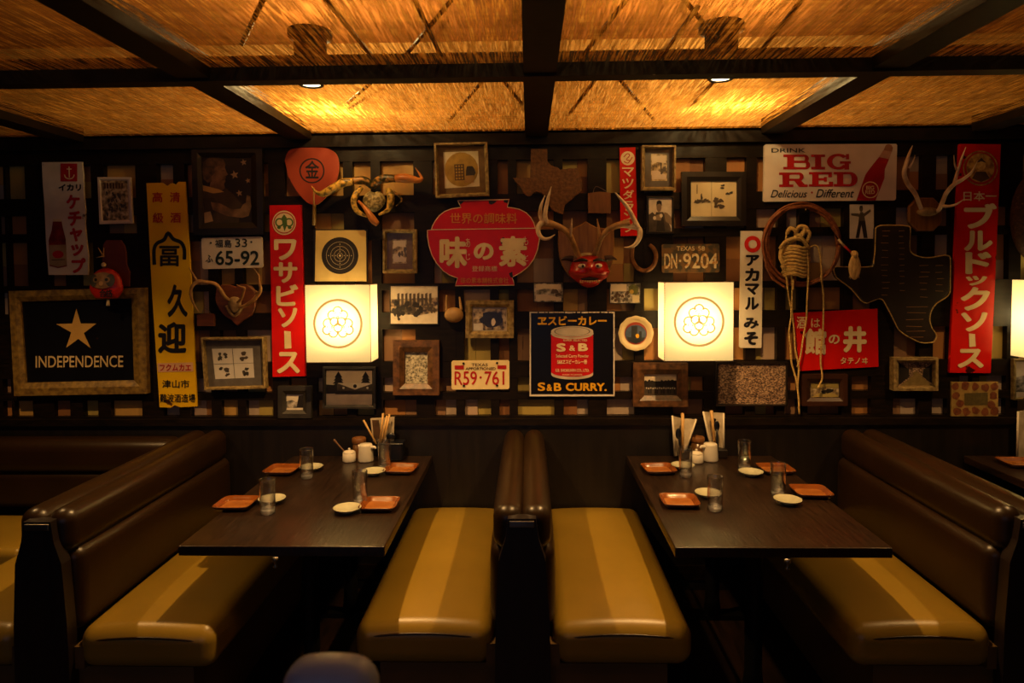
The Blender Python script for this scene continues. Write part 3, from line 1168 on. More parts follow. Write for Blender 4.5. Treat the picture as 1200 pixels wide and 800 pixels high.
def lightbox(x0, x1, label):
    z0, z1, y0, y1 = 1.292, 1.698, -.2, -.03
    cx, cz = (x0 + x1) / 2, (z0 + z1) / 2
    th = thing('wall_lamp', label, 'lamp', (cx, 0, cz), 'square paper wall lamps')
    MB().box((cx - .06, -.05, cz - .09), (cx + .06, -.001, cz - .04), BLACKWOOD).box((cx - .012, -.1, cz - .075), (cx + .012, -.05, cz - .055), BLACKWOOD).box((x0 + .003, -.034, cz - .075), (x1 - .003, -.028, cz - .06), BLACKWOOD).build('back_plate', th)
    b = MB()
    e = .0
    v = [(x0, y1, z0), (x1, y1, z0), (x1, y1, z1), (x0, y1, z1), (x0, y0, z0), (x1, y0, z0), (x1, y0, z1), (x0, y0, z1)]
    b.add(v, [(4, 5, 6, 7), (1, 2, 6, 5), (3, 0, 4, 7)], SHADE)
    sh = b.build('shade', th)
    s = MB()
    for a, c in (((x0, y0, z0), (x1, y0, z0)), ((x1, y0, z0), (x1, y0, z1)), ((x1, y0, z1), (x0, y0, z1)), ((x0, y0, z1), (x0, y0, z0)), ((x0, y0, z0), (x0, y1, z0)), ((x1, y0, z0), (x1, y1, z0)), ((x0, y0, z1), (x0, y1, z1)), ((x1, y0, z1), (x1, y1, z1))):
        a, c = Vector(a), Vector(c)
        n = int((c - a).length / .012)
        for k in range(n):
            s.tube([a + (c - a) * ((k + .1) / n), a + (c - a) * ((k + .8) / n)], .0021, STITCH, n=5)
    s.build('stitching', sh)
    # crest: a ring round three interlaced blossoms
    m_ = MB()
    yy = y0 - .0015

    def ring(cx_, cz_, r, w, a0=0, a1=360, n=40):
        v, f = [], []
        for i in range(n + 1):
            a = math.radians(a0 + (a1 - a0) * i / n)
            v += [(cx_ + (r - w / 2) * math.cos(a), yy, cz_ + (r - w / 2) * math.sin(a)), (cx_ + (r + w / 2) * math.cos(a), yy, cz_ + (r + w / 2) * math.sin(a))]
        for i in range(n):
            f.append((2 * i, 2 * i + 2, 2 * i + 3, 2 * i + 1))
        m_.add(v, f, CREST)
    ring(cx, cz, .124, .012)
    for k in range(3):
        a = math.radians(90 + 120 * k)
        fx, fz = cx + .036 * math.cos(a), cz + .036 * math.sin(a)
        for j in range(5):
            b_ = a + math.radians(72 * j)
            px_, pz_ = fx + .030 * math.cos(b_), fz + .030 * math.sin(b_)
            ring(px_, pz_, .0225, .0066, math.degrees(b_) - 105, math.degrees(b_) + 105, 18)
        ring(fx, fz, .005, .004, 0, 360, 10)
        for j in range(5):
            b_ = a + math.radians(72 * j + 36)
            ring(fx + .017 * math.cos(b_), fz + .017 * math.sin(b_), .008, .003, math.degrees(b_) - 60, math.degrees(b_) + 60, 8)
    m_.build('crest', th)
    bl_ = MB().ell((cx, -.1, cz), (.022, .022, .03), glow_mat('bulb_glass', '#ffdd93', P_BULB) if 'bulb_glass' not in MATS else MATS['bulb_glass'])
    bl_.lathe((cx, -.1, cz - .055), [(.014, 0), (.014, .03)], STEEL, 12)
    bl_.build('bulb', th)
    return th


lightbox(-1.165, -.825, 'square glowing paper wall lamp with round crest, beside the narrow red upright sign')
lightbox(.697, 1.05, 'square glowing paper wall lamp with round crest, below the dark picture of two panels')
lightbox(2.57, 2.92, 'square glowing paper wall lamp cut by the right edge of the photo')

# ================================================================== WRITTEN SIGNS
# white enamel sign with the bottle
th = wall_thing('tin_sign', 'tall chipped white enamel sign with red katakana and a sauce bottle drawing', 'sign', 49, 190, 104, 322)
plaque(th, [(49, 190), (50, 215), (52, 240), (53, 262), (54, 285), (57, 322), (103, 322), (103.5, 300), (101, 280), (99.5, 262), (100, 245), (98, 225), (97.5, 205), (96, 189.5)], .012, WHITE)
D = .0135
mb = MB().rect(71, 191.5, 90.5, 212.5, D, REDPAINT)
mb.stroke([(80.8, 195), (81.3, 208)], 1.3, D + .001, CREAMTXT).stroke([(75.5, 204.5), (77, 208), (81.3, 209.5), (85.5, 208), (87, 204.5)], 1.3, D + .001, CREAMTXT, 3).stroke([(78, 198), (84, 198)], 1.1, D + .001, CREAMTXT)
mb.build('anchor_emblem', th)
mb = MB()
letters(mb, 'イカリ', 68.6, 215.6, 95, 223.6, D, BLACKPAINT, .05)
for ch, a, b_, c_, d_ in (('ケ', 77.6, 228, 93.5, 245), ('チ', 79.5, 247, 95.5, 265), ('ャ', 81.6, 267, 96.5, 283), ('ッ', 83, 286, 98, 300), ('プ', 83.6, 302, 100.5, 320)):
    letters(mb, ch, a, b_, c_, d_, D, REDPAINT, .055)
mb.build('lettering', th)
mb = MB()
bt = [(62, 258.5), (72, 258), (73.5, 266), (77, 280), (78.5, 312), (68, 314), (58, 311.5), (57, 281), (60.5, 270)]
mb.poly(bt, D, M('ketchup_red', '#8c2412', '#5e150a', rough=.4, scale=20))
mb.rect(62, 256.5, 72, 259.5, D + .0005, CREAM)
mb.poly([(57.6, 287), (58.2, 310), (68, 312.5), (78.3, 310.5), (77.5, 286.5)], D + .001, M('bottle_label', '#a48c6a', '#8c7452', rough=.5))
mb.ellipse(68, 298, 6.5, 4.5, D + .0015, REDPAINT)
mb.stroke([(60.5, 304.5), (76, 304)], 1, D + .0015, BROWNINK)
mb.build('bottle_picture', th)

# yellow sake sign
th = wall_thing('tin_sign', 'tall yellow enamel sign with large black brushed characters', 'sign', 171, 213, 231, 477)
plaque(th, [(171.5, 214.5), (178, 340), (187, 477), (200, 477.5), (205, 474.5), (211, 477), (231, 476), (224, 330), (217, 213), (209, 213), (206, 216.5), (201, 214), (196, 218), (190, 214)], .012, YELTIN)
D = .0135
mb = MB()
for ch, a, b_, c_, d_ in (('清', 199, 225, 211, 237), ('酒', 199.5, 249, 212, 261), ('高', 178.5, 225, 190.5, 237), ('級', 179, 249, 191.5, 261)):
    letters(mb, ch, a, b_, c_, d_, D, REDPAINT, .02)
mb.build('red_lettering', th)
mb = MB()
mb.stroke([(181, 310), (180.5, 293), (184, 285), (192, 281), (197, 273), (203, 280), (212, 284), (216, 292), (216, 304)], 4.2, D, BLACKPAINT, 4)
letters(mb, '畐', 186.5, 288, 210.5, 312, D, BLACKPAINT, .025)
mb.build('black_lettering', th)
mb = MB()
letters(mb, '久', 196, 333, 220, 371.5, D, BLACKPAINT, .045)
mb.build('black_lettering', th)
mb = MB()
letters(mb, '迎', 185, 377, 218.5, 414, D, BLACKPAINT, .045)
mb.build('black_lettering', th)
mb = MB()
letters(mb, '津山市', 190, 445, 222, 454.5, D, BLACKPAINT, .02)
mb.build('black_lettering', th)
mb = MB()
letters(mb, '難波酒造場', 187.5, 461.5, 229, 471.5, D, BLACKPAINT, .02)
mb.build('black_lettering', th)
mb = MB().poly([(184.5, 425.5), (185.2, 436), (226.5, 435), (226, 424.5)], D, M('pink_strip', '#d9a884', '#c99a74', rough=.5))
letters(mb, 'フクムカエ', 187, 426.5, 224, 434.5, D + .001, REDPAINT, .03)
mb.build('name_strip', th)


def katakana_sign(th, glyph, d, mat, bold):
    mb = MB()
    for ch, a, b_, c_, d_ in glyph:
        if ch == 'ー':
            mb.poly([(a, b_), (a + .5, d_), (c_, d_ - .6), (c_ - .8, b_ + .8)], d, mat)
        else:
            letters(mb, ch, a, b_, c_, d_, d, mat, bold)
    return mb.build('lettering', th)


th = wall_thing('tin_sign', 'narrow red upright sign with white katakana touching the left paper lamp', 'sign', 316, 240, 358, 441)
plaque(th, [(315.8, 240.5), (319.5, 441.5), (357.8, 440.5), (352.6, 240)], .02, REDTIN)
D = .0215
mb = MB().ellipse(333, 261, 13.8, 14.3, D, CREAMTXT).ring(333, 261, 11.4, 12.6, D + .001, REDPAINT)
mb.poly([(330, 255), (333, 251), (336, 255), (336.5, 263), (333.5, 271), (331, 263)], D + .001, GREENPAINT)
mb.ring(327.5, 260.5, 3.5, 5.2, D + .001, GREENPAINT, 20, 20, 330).ring(338.7, 260.5, 3.5, 5.2, D + .001, GREENPAINT, 20, -150, 160)
mb.ellipse(327, 266.5, 2.2, 1.8, D + .0015, GREENPAINT).ellipse(339.5, 266.5, 2.2, 1.8, D + .0015, GREENPAINT)
mb.build('root_emblem', th)
katakana_sign(th, (('ワ', 321, 280, 347.5, 305), ('サ', 320.5, 307, 348.5, 331.5), ('ビ', 323.5, 333, 349.5, 358.5), ('ソ', 325.5, 360.5, 348.5, 383.5), ('ー', 333, 387.5, 341.5, 408.5), ('ス', 324.5, 412, 351.5, 437.5)), D, CREAMTXT, .045)

th = wall_thing('tin_sign', 'tall red upright sign with large cream katakana and portrait medallion at right', 'sign', 1113, 168, 1173, 437)
plaque(th, [(1125, 168.5), (1119, 300), (1113, 436.5), (1161, 437), (1167.5, 300), (1173, 169)], .02, REDTIN)
D = .0215
MED = M('medallion_print', '#c79a4a', '#7a4a1e', rough=.5, scale=40)
mb = MB().ellipse(1149, 197, 21, 21, D, REDPAINT).ring(1149, 197, 19, 20.6, D + .001, MED).ellipse(1149, 196.5, 16.5, 17, D + .001, MED)
mb.ellipse(1150, 193, 5.2, 6.5, D + .002, M('portrait_tan', '#d9b26a', '#b98c48', rough=.5, scale=50)).poly([(1139, 209), (1144, 201), (1155, 201), (1160, 209), (1150, 213)], D + .002, BROWNINK).poly([(1144, 191), (1150, 184.5), (1156, 191), (1150, 189)], D + .0025, BROWNINK)
mb.build('medallion', th)
mb = MB()
letters(mb, '日本一', 1129, 224, 1168, 235.5, D, CREAMTXT, .02)
mb.build('small_lettering', th)
katakana_sign(th, (('ブ', 1129.5, 238, 1168.5, 268), ('ル', 1129.5, 270, 1163.5, 294), ('ド', 1131, 295, 1162, 321), ('ッ', 1131.5, 323, 1157, 334.5), ('ク', 1125.5, 336, 1160.5, 364), ('ソ', 1126, 365.5, 1157.5, 388.5), ('ー', 1135.5, 390.5, 1143.5, 406.5), ('ス', 1122, 408.5, 1153, 431)), D, CREAMTXT, .05)

# bowl shaped sign
th = wall_thing('tin_sign', 'red enamel sign cut in the shape of a lidded bowl with cream characters', 'sign', 500, 232, 634, 336)
B = lambda X, Y: (500 + X / 7.27, 230 + Y / 7.27)
outl = [B(*p) for p in ((262, 32), (275, 60), (290, 90), (210, 102), (150, 125), (105, 160), (70, 205), (45, 250), (36, 283), (2, 287), (2, 340), (15, 420), (40, 500), (80, 570), (140, 640), (195, 675), (262, 700), (250, 735), (240, 765), (500, 764), (748, 760), (742, 725), (730, 692), (800, 655), (870, 600), (920, 530), (950, 450), (965, 370), (968, 285), (968, 272), (930, 271), (918, 225), (890, 175), (850, 135), (790, 105), (740, 95), (688, 88), (697, 55), (705, 22))]
plaque(th, outl, .022, REDTIN)
D = .0235
mb = MB()
cl = outl + [outl[0]]
ctr = (566, 285)
mb.stroke([(p[0] + (ctr[0] - p[0]) * .01, p[1] + (ctr[1] - p[1]) * .012) for p in cl], .9, D, CREAMTXT)
mb.stroke([B(36, 284), B(930, 271)], .9, D, CREAMTXT)
mb.build('outline', th)
mb = MB()
letters(mb, '世界の調味料', 527.5, 249.5, 606, 262, D, M('orange_paint', '#d98a1e', '#c47814', rough=.45), .01)
mb.build('orange_lettering', th)
mb = MB()
letters(mb, '味の素本舗株式會社', 540, 325, 596, 332, D, MATS['orange_paint'], .01)
mb.build('orange_lettering', th)
mb = MB()
letters(mb, '味', 515, 277, 547.5, 314, D, CREAMTXT, .05)
letters(mb, 'の', 555, 284.5, 578.5, 304.5, D, CREAMTXT, .06)
letters(mb, '素', 584.5, 276.5, 617.5, 312.5, D, CREAMTXT, .045)
letters(mb, '登録商標', 553, 311.5, 582.5, 318, D, CREAMTXT)
letters(mb, 'あ', 545.5, 279, 551, 289.5, D, CREAMTXT, .0)
letters(mb, 'じ', 546, 297, 551, 304.5, D, CREAMTXT, .0)
letters(mb, 'も', 613, 277, 619, 287, D, CREAMTXT, .0)
letters(mb, 'と', 614, 298, 619, 306, D, CREAMTXT, .0)
mb.build('cream_lettering', th)
mb = MB()
mb.poly([B(270, 42), B(325, 38), B(310, 50), B(290, 70), B(283, 62)], D, BLACKPAINT).poly([B(530, 35), B(600, 38), B(575, 60), B(550, 70), B(530, 60)], D, BLACKPAINT).poly([B(660, 30), B(695, 32), B(688, 60), B(655, 45)], D, BLACKPAINT).poly([B(700, 655), B(730, 640), B(735, 690), B(715, 690)], D, BLACKPAINT)
mb.build('rust_patches', th)

# narrow red lamp-maker sign
th = wall_thing('tin_sign', 'small narrow red sign with white katakana behind the large antlers', 'sign', 726, 172, 747, 277)
plaque(th, [(726, 173), (727.4, 276.5), (747, 276), (744.6, 172.4)], .01, REDTIN)
D = .0112
mb = MB().ellipse(735.6, 185.4, 8.2, 8.2, D, CREAMTXT).stroke([(731, 184), (735, 180), (738, 182), (734, 187), (739, 188)], 1, D + .001, REDPAINT, 3).stroke([(731, 189), (736, 191), (741, 184)], 1, D + .001, REDPAINT, 3)
mb.build('emblem', th)
katakana_sign(th, (('マ', 729, 196, 743, 207), ('ツ', 729, 209, 742.5, 221), ('ダ', 730, 222.5, 743, 233.5), ('ラ', 730, 235.5, 742.5, 247), ('ン', 730.5, 249, 743, 259), ('プ', 731, 261, 744, 272)), D, CREAMTXT, .02)

# white miso sign
th = wall_thing('tin_sign', 'narrow white upright sign with red ring and black kana right of the lamp', 'sign', 866, 271, 894, 407)
plaque(th, [(868.5, 270.5), (866.5, 406), (868, 407.5), (892, 407.5), (892.6, 406), (894, 271.5), (893, 270.5)], .014, M('clean_white_enamel', '#e0d8cc', '#d4cabc', rough=.3))
D = .0155
MB().ring(882, 286, 5, 9.7, D, M('bright_red_paint', '#d4241a', '#c41c12', rough=.4)).build('ring_emblem', th)
katakana_sign(th, (('ア', 874, 298.5, 890, 311.5), ('カ', 873, 314, 890, 329.5), ('マ', 873, 332, 890, 345.5), ('ル', 873, 348, 889.5, 363), ('み', 871.5, 372, 889.5, 385), ('そ', 872, 388.5, 888.5, 404)), D, BLACKPAINT, .06)

# black sign with the tin
th = wall_thing('tin_sign', 'square black sign with a red and silver tin and yellow lettering', 'sign', 620, 365, 721, 465)
plaque(th, quad(620.5, 365, 720.5, 464.5), .014, NAVYTIN, bev=.002)
D = .0155
mb = MB()
for (a, b_, c_, d_) in ((620.6, 365.2, 622.2, 464), (718.8, 365.2, 720.2, 464), (620.6, 462, 720.2, 464.2)):
    mb.rect(a, b_, c_, d_, D, WHITE)
x = 622
while x < 719:
    w_ = random.uniform(2, 9)
    mb.rect(x, 365.2, min(x + w_, 719), 366.6 + random.uniform(-.3, .4), D, WHITE)
    x += w_ + random.uniform(.3, 2)
mb.build('border', th)
mb = MB()
letters(mb, 'ヱスビーカレー', 630, 370, 711, 381, D, YELPAINT, .045)
mb.build('lettering', th)
mb = MB()
for t, a, c_, y_ in (('S', 630, 639, 448), ('&', 640.5, 647, 450), ('B', 649, 658, 448.5)):
    letters(mb, t, a, y_, c_, 458, D, YELPAINT, .035)
letters(mb, 'CURRY.', 663, 448.5, 711, 458, D, YELPAINT, .045)
mb.build('lettering', th)
mb = MB()
CANRED = M('tin_red', '#c4120f', '#b00e0c', rough=.35)
n = 20
bot = [(670.5 + 24.6 * math.cos(math.pi * i / n), 438.5 + 6 * math.sin(math.pi * i / n)) for i in range(n + 1)]
mb.poly([(645.9, 388)] + list(reversed(bot)) + [(695.1, 388)], D, M('tin_silver', '#cdbfae', '#a89a88', rough=.3))
bot2 = [(x_, y_ - 3.2) for x_, y_ in bot]
mb.poly([(645.9, 392)] + list(reversed(bot2)) + [(695.1, 392)], D + .0006, CANRED)
mb.ellipse(670.5, 388.2, 24.7, 6.4, D + .0012, MATS['tin_silver']).ring(670.5, 388.2, 20, 21, D + .0016, GREYINK, asp=.25)
mb.stroke([(646, 390), (650, 393.4), (660, 395.6), (670.5, 396.2), (681, 395.6), (691, 393.4), (695, 390)], 2.2, D + .0015, MATS['tin_silver'], 3)
for t, a, b_, c_, d_, bo in (('S', 652, 402, 663, 412, .06), ('&', 667, 404.5, 674, 411, .03), ('B', 677.5, 402, 689, 411.3, .06), ('Selected Curry Powder', 651.5, 415, 690, 420, .01), ('S&Bヱスビーカレー粉', 653, 421, 688, 426.5, .03), ('S.B. SHOKUHIN CO., LTD.', 651, 432, 690.5, 436, .02), ('MADE IN JAPAN', 659, 438, 682, 440.5, .01), ('SUPER SELECTED', 660, 397.5, 688, 399.8, .01)):
    letters(mb, t, a, b_, c_, d_, D + .0015, CREAMTXT, bo)
mb.build('tin_picture', th)

# white sign with the bottle, top right


def slab(mb, ch, x0, y0, x1, y1, d, mat):
    w, h = x1 - x0, y1 - y0
    P_ = lambda u, v: (x0 + u * w, y0 + v * h)

    def R(u0, v0, u1, v1):
        mb.rect(*P_(u0, v0), *P_(u1, v1), d, mat)

    def bowl(u0, v0, u1, v1, tx=.2, ty=.15):
        # right-hand D shaped bowl
        cu = u1 - (v1 - v0) * h / w * .5 * 1.1
        cu = max(cu, u0)
        cv = (v0 + v1) / 2
        n = 14
        pts_o = [(u0, v0), (cu, v0)] + [(cu + (u1 - cu) * math.sin(math.pi * i / n), cv - (v1 - v0) / 2 * math.cos(math.pi * i / n)) for i in range(1, n)] + [(cu, v1), (u0, v1)]
        iu = u1 - tx
        pts_i = [(u0, v0 + ty), (cu, v0 + ty)] + [(cu + max(iu - cu, .02) * math.sin(math.pi * i / n), cv - ((v1 - v0) / 2 - ty) * math.cos(math.pi * i / n)) for i in range(1, n)] + [(cu, v1 - ty), (u0, v1 - ty)]
        dl = mb.lay(d)
        v = [W(*P_(*p), dl) for p in pts_o + pts_i]
        k = len(pts_o)
        mb.add(v, [(i, k + i, k + i + 1, i + 1) for i in range(k - 1)], mat)
    if ch == 'I':
        R(.28, .02, .72, .98)
        R(0, 0, 1, .17)
        R(0, .83, 1, 1)
    elif ch == 'B':
        R(.14, .02, .40, .98)
        R(0, 0, .45, .17)
        R(0, .83, .45, 1)
        bowl(.4, 0, .95, .56)
        bowl(.4, .42, 1, 1)
    elif ch == 'D':
        R(.14, .02, .40, .98)
        R(0, 0, .45, .17)
        R(0, .83, .45, 1)
        bowl(.4, 0, 1, 1, .25, .16)
    elif ch == 'R':
        R(.12, .02, .36, .98)
        R(0, 0, .4, .17)
        R(0, .83, .5, 1)
        bowl(.34, 0, .86, .58)
        mb.poly([P_(.5, .5), P_(.7, 1), P_(1, 1), P_(1, .83), P_(.9, .83), P_(.74, .5)], d, mat)
    elif ch == 'E':
        R(.13, .02, .4, .98)
        R(0, 0, .95, .16)
        R(0, .84, 1, 1)
        R(.4, .42, .72, .58)
        R(.8, .1, .95, .36)
        R(.82, .66, 1, .9)
        R(.62, .34, .74, .66)
    elif ch == 'G':
        n = 24
        vo, vi = [], []
        for i in range(n + 1):
            a = math.radians(40 + 285 * i / n)
            vo.append(P_(.48 + .48 * math.cos(a), .5 - .5 * math.sin(a)))
            vi.append(P_(.48 + .25 * math.cos(a), .5 - .34 * math.sin(a)))
        dl = mb.lay(d)
        v = [W(*p, dl) for p in vo + vi]
        mb.add(v, [(i, n + 1 + i, n + 2 + i, i + 1) for i in range(n)], mat)
        R(.74, .5, .93, 1)
        R(.55, .48, 1, .63)
        R(.8, .02, .93, .36)


th = wall_thing('tin_sign', 'wide white sign with big red slab lettering and a soda bottle', 'sign', 895, 168, 1051, 236)
q = [(896, 170.5), (895, 234.5), (896.5, 236), (1048.5, 234.6), (1050, 233), (1051.4, 170), (1050, 168.4), (897.5, 169)]
plaque(th, q, .02, M('pinkish_white_enamel', '#dccfc4', '#d2c4b8', rough=.35))
D = .0215
mb = MB()
for ch, a, b_, c_, d_ in (('B', 918, 181, 949.5, 198.4), ('I', 950.5, 181, 967, 198.4), ('G', 969, 180, 997, 198.6), ('R', 913, 202, 946.5, 219), ('E', 948, 201.5, 976.3, 218.6), ('D', 977, 201.4, 1005, 218.4)):
    slab(mb, ch, a, b_, c_, d_, D, REDPAINT)
mb.build('red_lettering', th)
mb = MB()
letters(mb, 'DRINK', 904, 173.6, 944, 178.6, D, GREYINK, .02)
mb.build('black_lettering', th)
mb = MB()
letters(mb, 'Delicious', 903, 222.5, 946, 231.5, D, BLACKPAINT, .012, .35)
mb.ellipse(951.5, 225.5, 1.2, 1.2, D, REDPAINT)
letters(mb, 'Different', 956, 221.5, 1001, 231.5, D, BLACKPAINT, .012, .35)
mb.build('black_lettering', th)
B = lambda X, Y: (820 + X / 5, 160 + Y / 5)
mb = MB()
mb.poly([B(*p) for p in ((1050, 120), (990, 195), (970, 225), (918, 374), (1030, 374), (1082, 245), (1085, 190), (1110, 130))], D, M('soda_red', '#a8121a', '#960e14', rough=.35))
mb.poly([B(*p) for p in ((1075, 80), (1050, 120), (1110, 132), (1126, 85))], D, M('bottle_neck_pink', '#c49a84', '#b08470', rough=.3))
mb.poly([B(*p) for p in ((1092, 48), (1086, 58), (1077, 80), (1127, 88), (1132, 65), (1124, 50), (1108, 44))], D, M('bottle_cap_tan', '#a8765a', '#946248', rough=.4))
mb.ring(*B(1000, 312), 8.6, 9.8, D + .001, CREAMTXT).ellipse(*B(1000, 312), 8, 8, D + .0005, MATS['soda_red'])
letters(mb, 'BIG', *B(975, 288), *B(1022, 310), D + .0015, CREAMTXT, .03)
letters(mb, 'RED', *B(970, 313), *B(1026, 336), D + .0015, CREAMTXT, .03)
mb.build('bottle_picture', th)

# red sake sign behind the rope
th = wall_thing('tin_sign', 'red horizontal sign with cream brushed characters behind the hanging rope', 'sign', 930, 361, 1030, 434)
plaque(th, [(930, 366.5), (937.5, 434.5), (1029.6, 429.5), (1028.2, 361.5)], .012, REDTIN)
D = .0135
mb = MB()
for t, a, b_, c_, d_, bo in (('酒', 933.6, 370.6, 944, 385, .015), ('は', 950.5, 373, 961, 383.5, .015), ('館', 942.6, 384.5, 968.5, 415.5, .045), ('の', 971, 392, 984, 403, .035), ('井', 988, 382, 1015.7, 413, .06), ('タテノヰ', 985, 418.5, 1017, 426.5, .02)):
    letters(mb, t, a, b_, c_, d_, D, CREAMTXT, bo)
mb.build('lettering', th)

# licence plates


def plate(label, q, mat):
    xs_ = [p[0] for p in q]
    ys_ = [p[1] for p in q]
    th = wall_thing('license_plate', label, 'licence plate', min(xs_), min(ys_), max(xs_), max(ys_), 'old licence plates')
    tl, bl_, br, tr = q
    c = 1.6
    o = [(tl[0], tl[1] + c), (bl_[0], bl_[1] - c), (bl_[0] + c, bl_[1]), (br[0] - c, br[1]), (br[0], br[1] - c), (tr[0], tr[1] + c), (tr[0] - c, tr[1]), (tl[0] + c, tl[1])]
    plaque(th, o, .008, mat, bev=.0015)
    return th


th = plate('white licence plate with black digits and Japanese characters', [(235.6, 278.6), (237, 315.4), (308.4, 313.4), (307.4, 277)], M('plate_white', '#d8ccc0', '#ccbfb2', rough=.4))
D = .0095
GR = M('plate_dark_green', '#1c2a20', '#141e18', rough=.4)
mb = MB()
letters(mb, '福島', 252, 280.5, 271.5, 290, D, GR, .015)
letters(mb, '33', 275.6, 279.5, 289.6, 289.5, D, GR, .012)
letters(mb, 'ふ', 240.6, 298.5, 249.6, 307.5, D, GR, .015)
letters(mb, '65-92', 252.4, 293.6, 303.8, 310.6, D, GR, .022)
mb.ellipse(247, 284.5, 1.2, 1.2, D, GR).ellipse(294.5, 283.5, 1.2, 1.2, D, GR)
mb.build('lettering', th)

th = plate('cream licence plate with red numbers and corner bolts beside the black sign', [(529, 422.5), (529, 456.4), (597, 456), (597, 422)], M('plate_cream', '#e8d2a0', '#dcc690', rough=.4))
mb = MB()
letters(mb, 'TEXAS', 552.5, 425.6, 571.6, 429.2, D, BROWNINK, .015)
letters(mb, 'APPORTIONED', 545.5, 430.2, 580.8, 433.4, D, BROWNINK, .02)
mb.build('small_lettering', th)
mb = MB()
letters(mb, 'R59', 532.7, 434.8, 558.8, 451, D, REDPAINT, .01)
letters(mb, '761', 567.8, 434.8, 591, 450.8, D, REDPAINT, .01)
mb.ellipse(563.2, 442, 1.3, 1.3, D, REDPAINT)
mb.rect(532.7, 428, 543.5, 432.6, D, REDPAINT).rect(583, 427.8, 593.4, 432.2, D, REDPAINT)
mb.build('red_lettering', th)
mb = MB()
for x_, y_ in ((543.2, 425.7), (582.5, 425.3), (543.5, 451.8), (582.4, 451.4)):
    mb.lathe((0, 0, 0), [(0, 0)], IRON, 3) if False else mb.ptube([(x_, y_, .008), (x_, y_, .0125)], 1.4, IRON, n=8)
mb.build('bolts', th)

th = plate('rusty dark licence plate with pale digits above the right paper lamp', [(775, 286), (775.5, 319.5), (843.5, 319), (843.4, 285.6)], M('plate_black_rust', '#3a3224', '#6a4a22', rough=.5, scale=30, lo=.42, hi=.55))
PALE = M('worn_white_paint', '#c9b48c', '#a8722e', rough=.5, scale=60, lo=.36, hi=.5)
mb = MB()
letters(mb, 'TEXAS', 793, 288.4, 814, 293.6, D, PALE, .015)
letters(mb, '58', 818, 288.4, 826, 293.6, D, PALE, .015)
letters(mb, 'DN', 778.5, 297, 793.5, 314.5, D, PALE, .02)
mb.ellipse(797, 305.5, 1.4, 1.4, D, PALE)
letters(mb, '9204', 800.5, 296.6, 841, 314.5, D, PALE, .02)
mb.build('lettering', th)

# star flag picture in its rough gold frame
th = wall_thing('framed_flag_sign', 'black panel with gold star and lettering in a rough gilded wooden frame', 'framed sign', 10, 335, 173, 465)
tl, bl_, br, tr = (10, 341), (16.5, 464), (172.5, 461), (169.5, 337)
inner = frame_part(th, [tl, bl_, br, tr], (14, 15.5, 15.5, 12.5), .035, GOLDWOOD)
MB().prism([(23, 352), (29.5, 449.5), (158, 447.5), (154.5, 349)], .001, .008, NAVYTIN).build('panel', th)
B = lambda X, Y: (X / 4.446, 320 + Y / 4.446)
GOLDP = M('gold_paint', '#c9a058', '#b88c44', rough=.45)
so = [(398, 185), (421, 262), (503, 262), (437, 312), (472, 390), (408, 342), (345, 388), (371, 308), (293, 265), (376, 262)]
MB().poly([B(*p) for p in reversed(so)], .0095, GOLDP).build('star', th)
mb = MB()
letters(mb, 'INDEPENDENCE', 41.8, 416.9, 144.4, 430.6, .0095, M('cream_gold_paint', '#d2b888', '#c2a670', rough=.5), .01, skew=-.5)
mb.build('lettering', th)

# ================================================================== PICTURES
SEPIA = print_mat('sepia_print', ['#3a2e22', '#8a7454', '#c8b084', '#dcc8a0'], 40)
SEPIA2 = print_mat('sepia_print_fine', ['#4a3c2a', '#a48c64', '#dcc8a0'], 45)
GREYP = print_mat('grey_print', ['#3c3834', '#9c948a', '#dcd2c8'], 34)
ETCH = print_mat('etched_print', ['#5a5548', '#b3aa94', '#dfd6be'], 90)
LAND = print_mat('landscape_print', ['#2c2018', '#6a5040', '#9c7e64', '#c8a888'], 110, (1, 1, 1.6))
SKYP = M('photo_sky', '#ead9c0', '#d2c0a6', rough=.5, scale=5)
GROUND = M('photo_ground', '#d8c6b4', '#c2b0a0', rough=.5, scale=10)
INKDK = M('photo_dark', '#1e1916', '#2c2520', rough=.5, scale=30)
INKMID = M('photo_mid', '#5a4d40', '#463b30', rough=.5, scale=40)
INKLT = M('photo_light', '#ece0cc', '#dccfba', rough=.5, scale=30)
GREYMAT = M('grey_mat_board', '#6a625c', '#5c544e', rough=.7, scale=20)
DKMAT = M('brown_mat_board', '#7a5c34', '#684c2a', rough=.7, scale=20)
rnd = random.random


def art_crowd(mb, q, d):
    f = uv(q, d)
    upoly(mb, f, [(0, 0), (0, .35), (1, .3), (1, 0)], d, INKLT)
    for i in range(9):
        x_ = .14 + .085 * i
        upoly(mb, f, [(x_, .2), (x_, .52), (x_ + .05, .52), (x_ + .05, .16 + .05 * rnd())], d + .0003, INKMID)
    upoly(mb, f, [(0, .72), (0, 1), (1, 1), (1, .68), (.6, .78)], d, INKLT)
    for i in range(26):
        blob(mb, f, .1 + .62 * rnd(), .45 + .32 * rnd(), .05, .075, d + .0006, INKDK if rnd() < .7 else INKMID, 8, .3)
    for i in range(8):
        blob(mb, f, .06 + .12 * rnd(), .5 + .4 * rnd(), .035, .06, d + .0006, INKDK, 8, .3)
        blob(mb, f, .78 + .2 * rnd(), .42 + .25 * rnd(), .03, .07, d + .0006, INKMID, 8, .3)


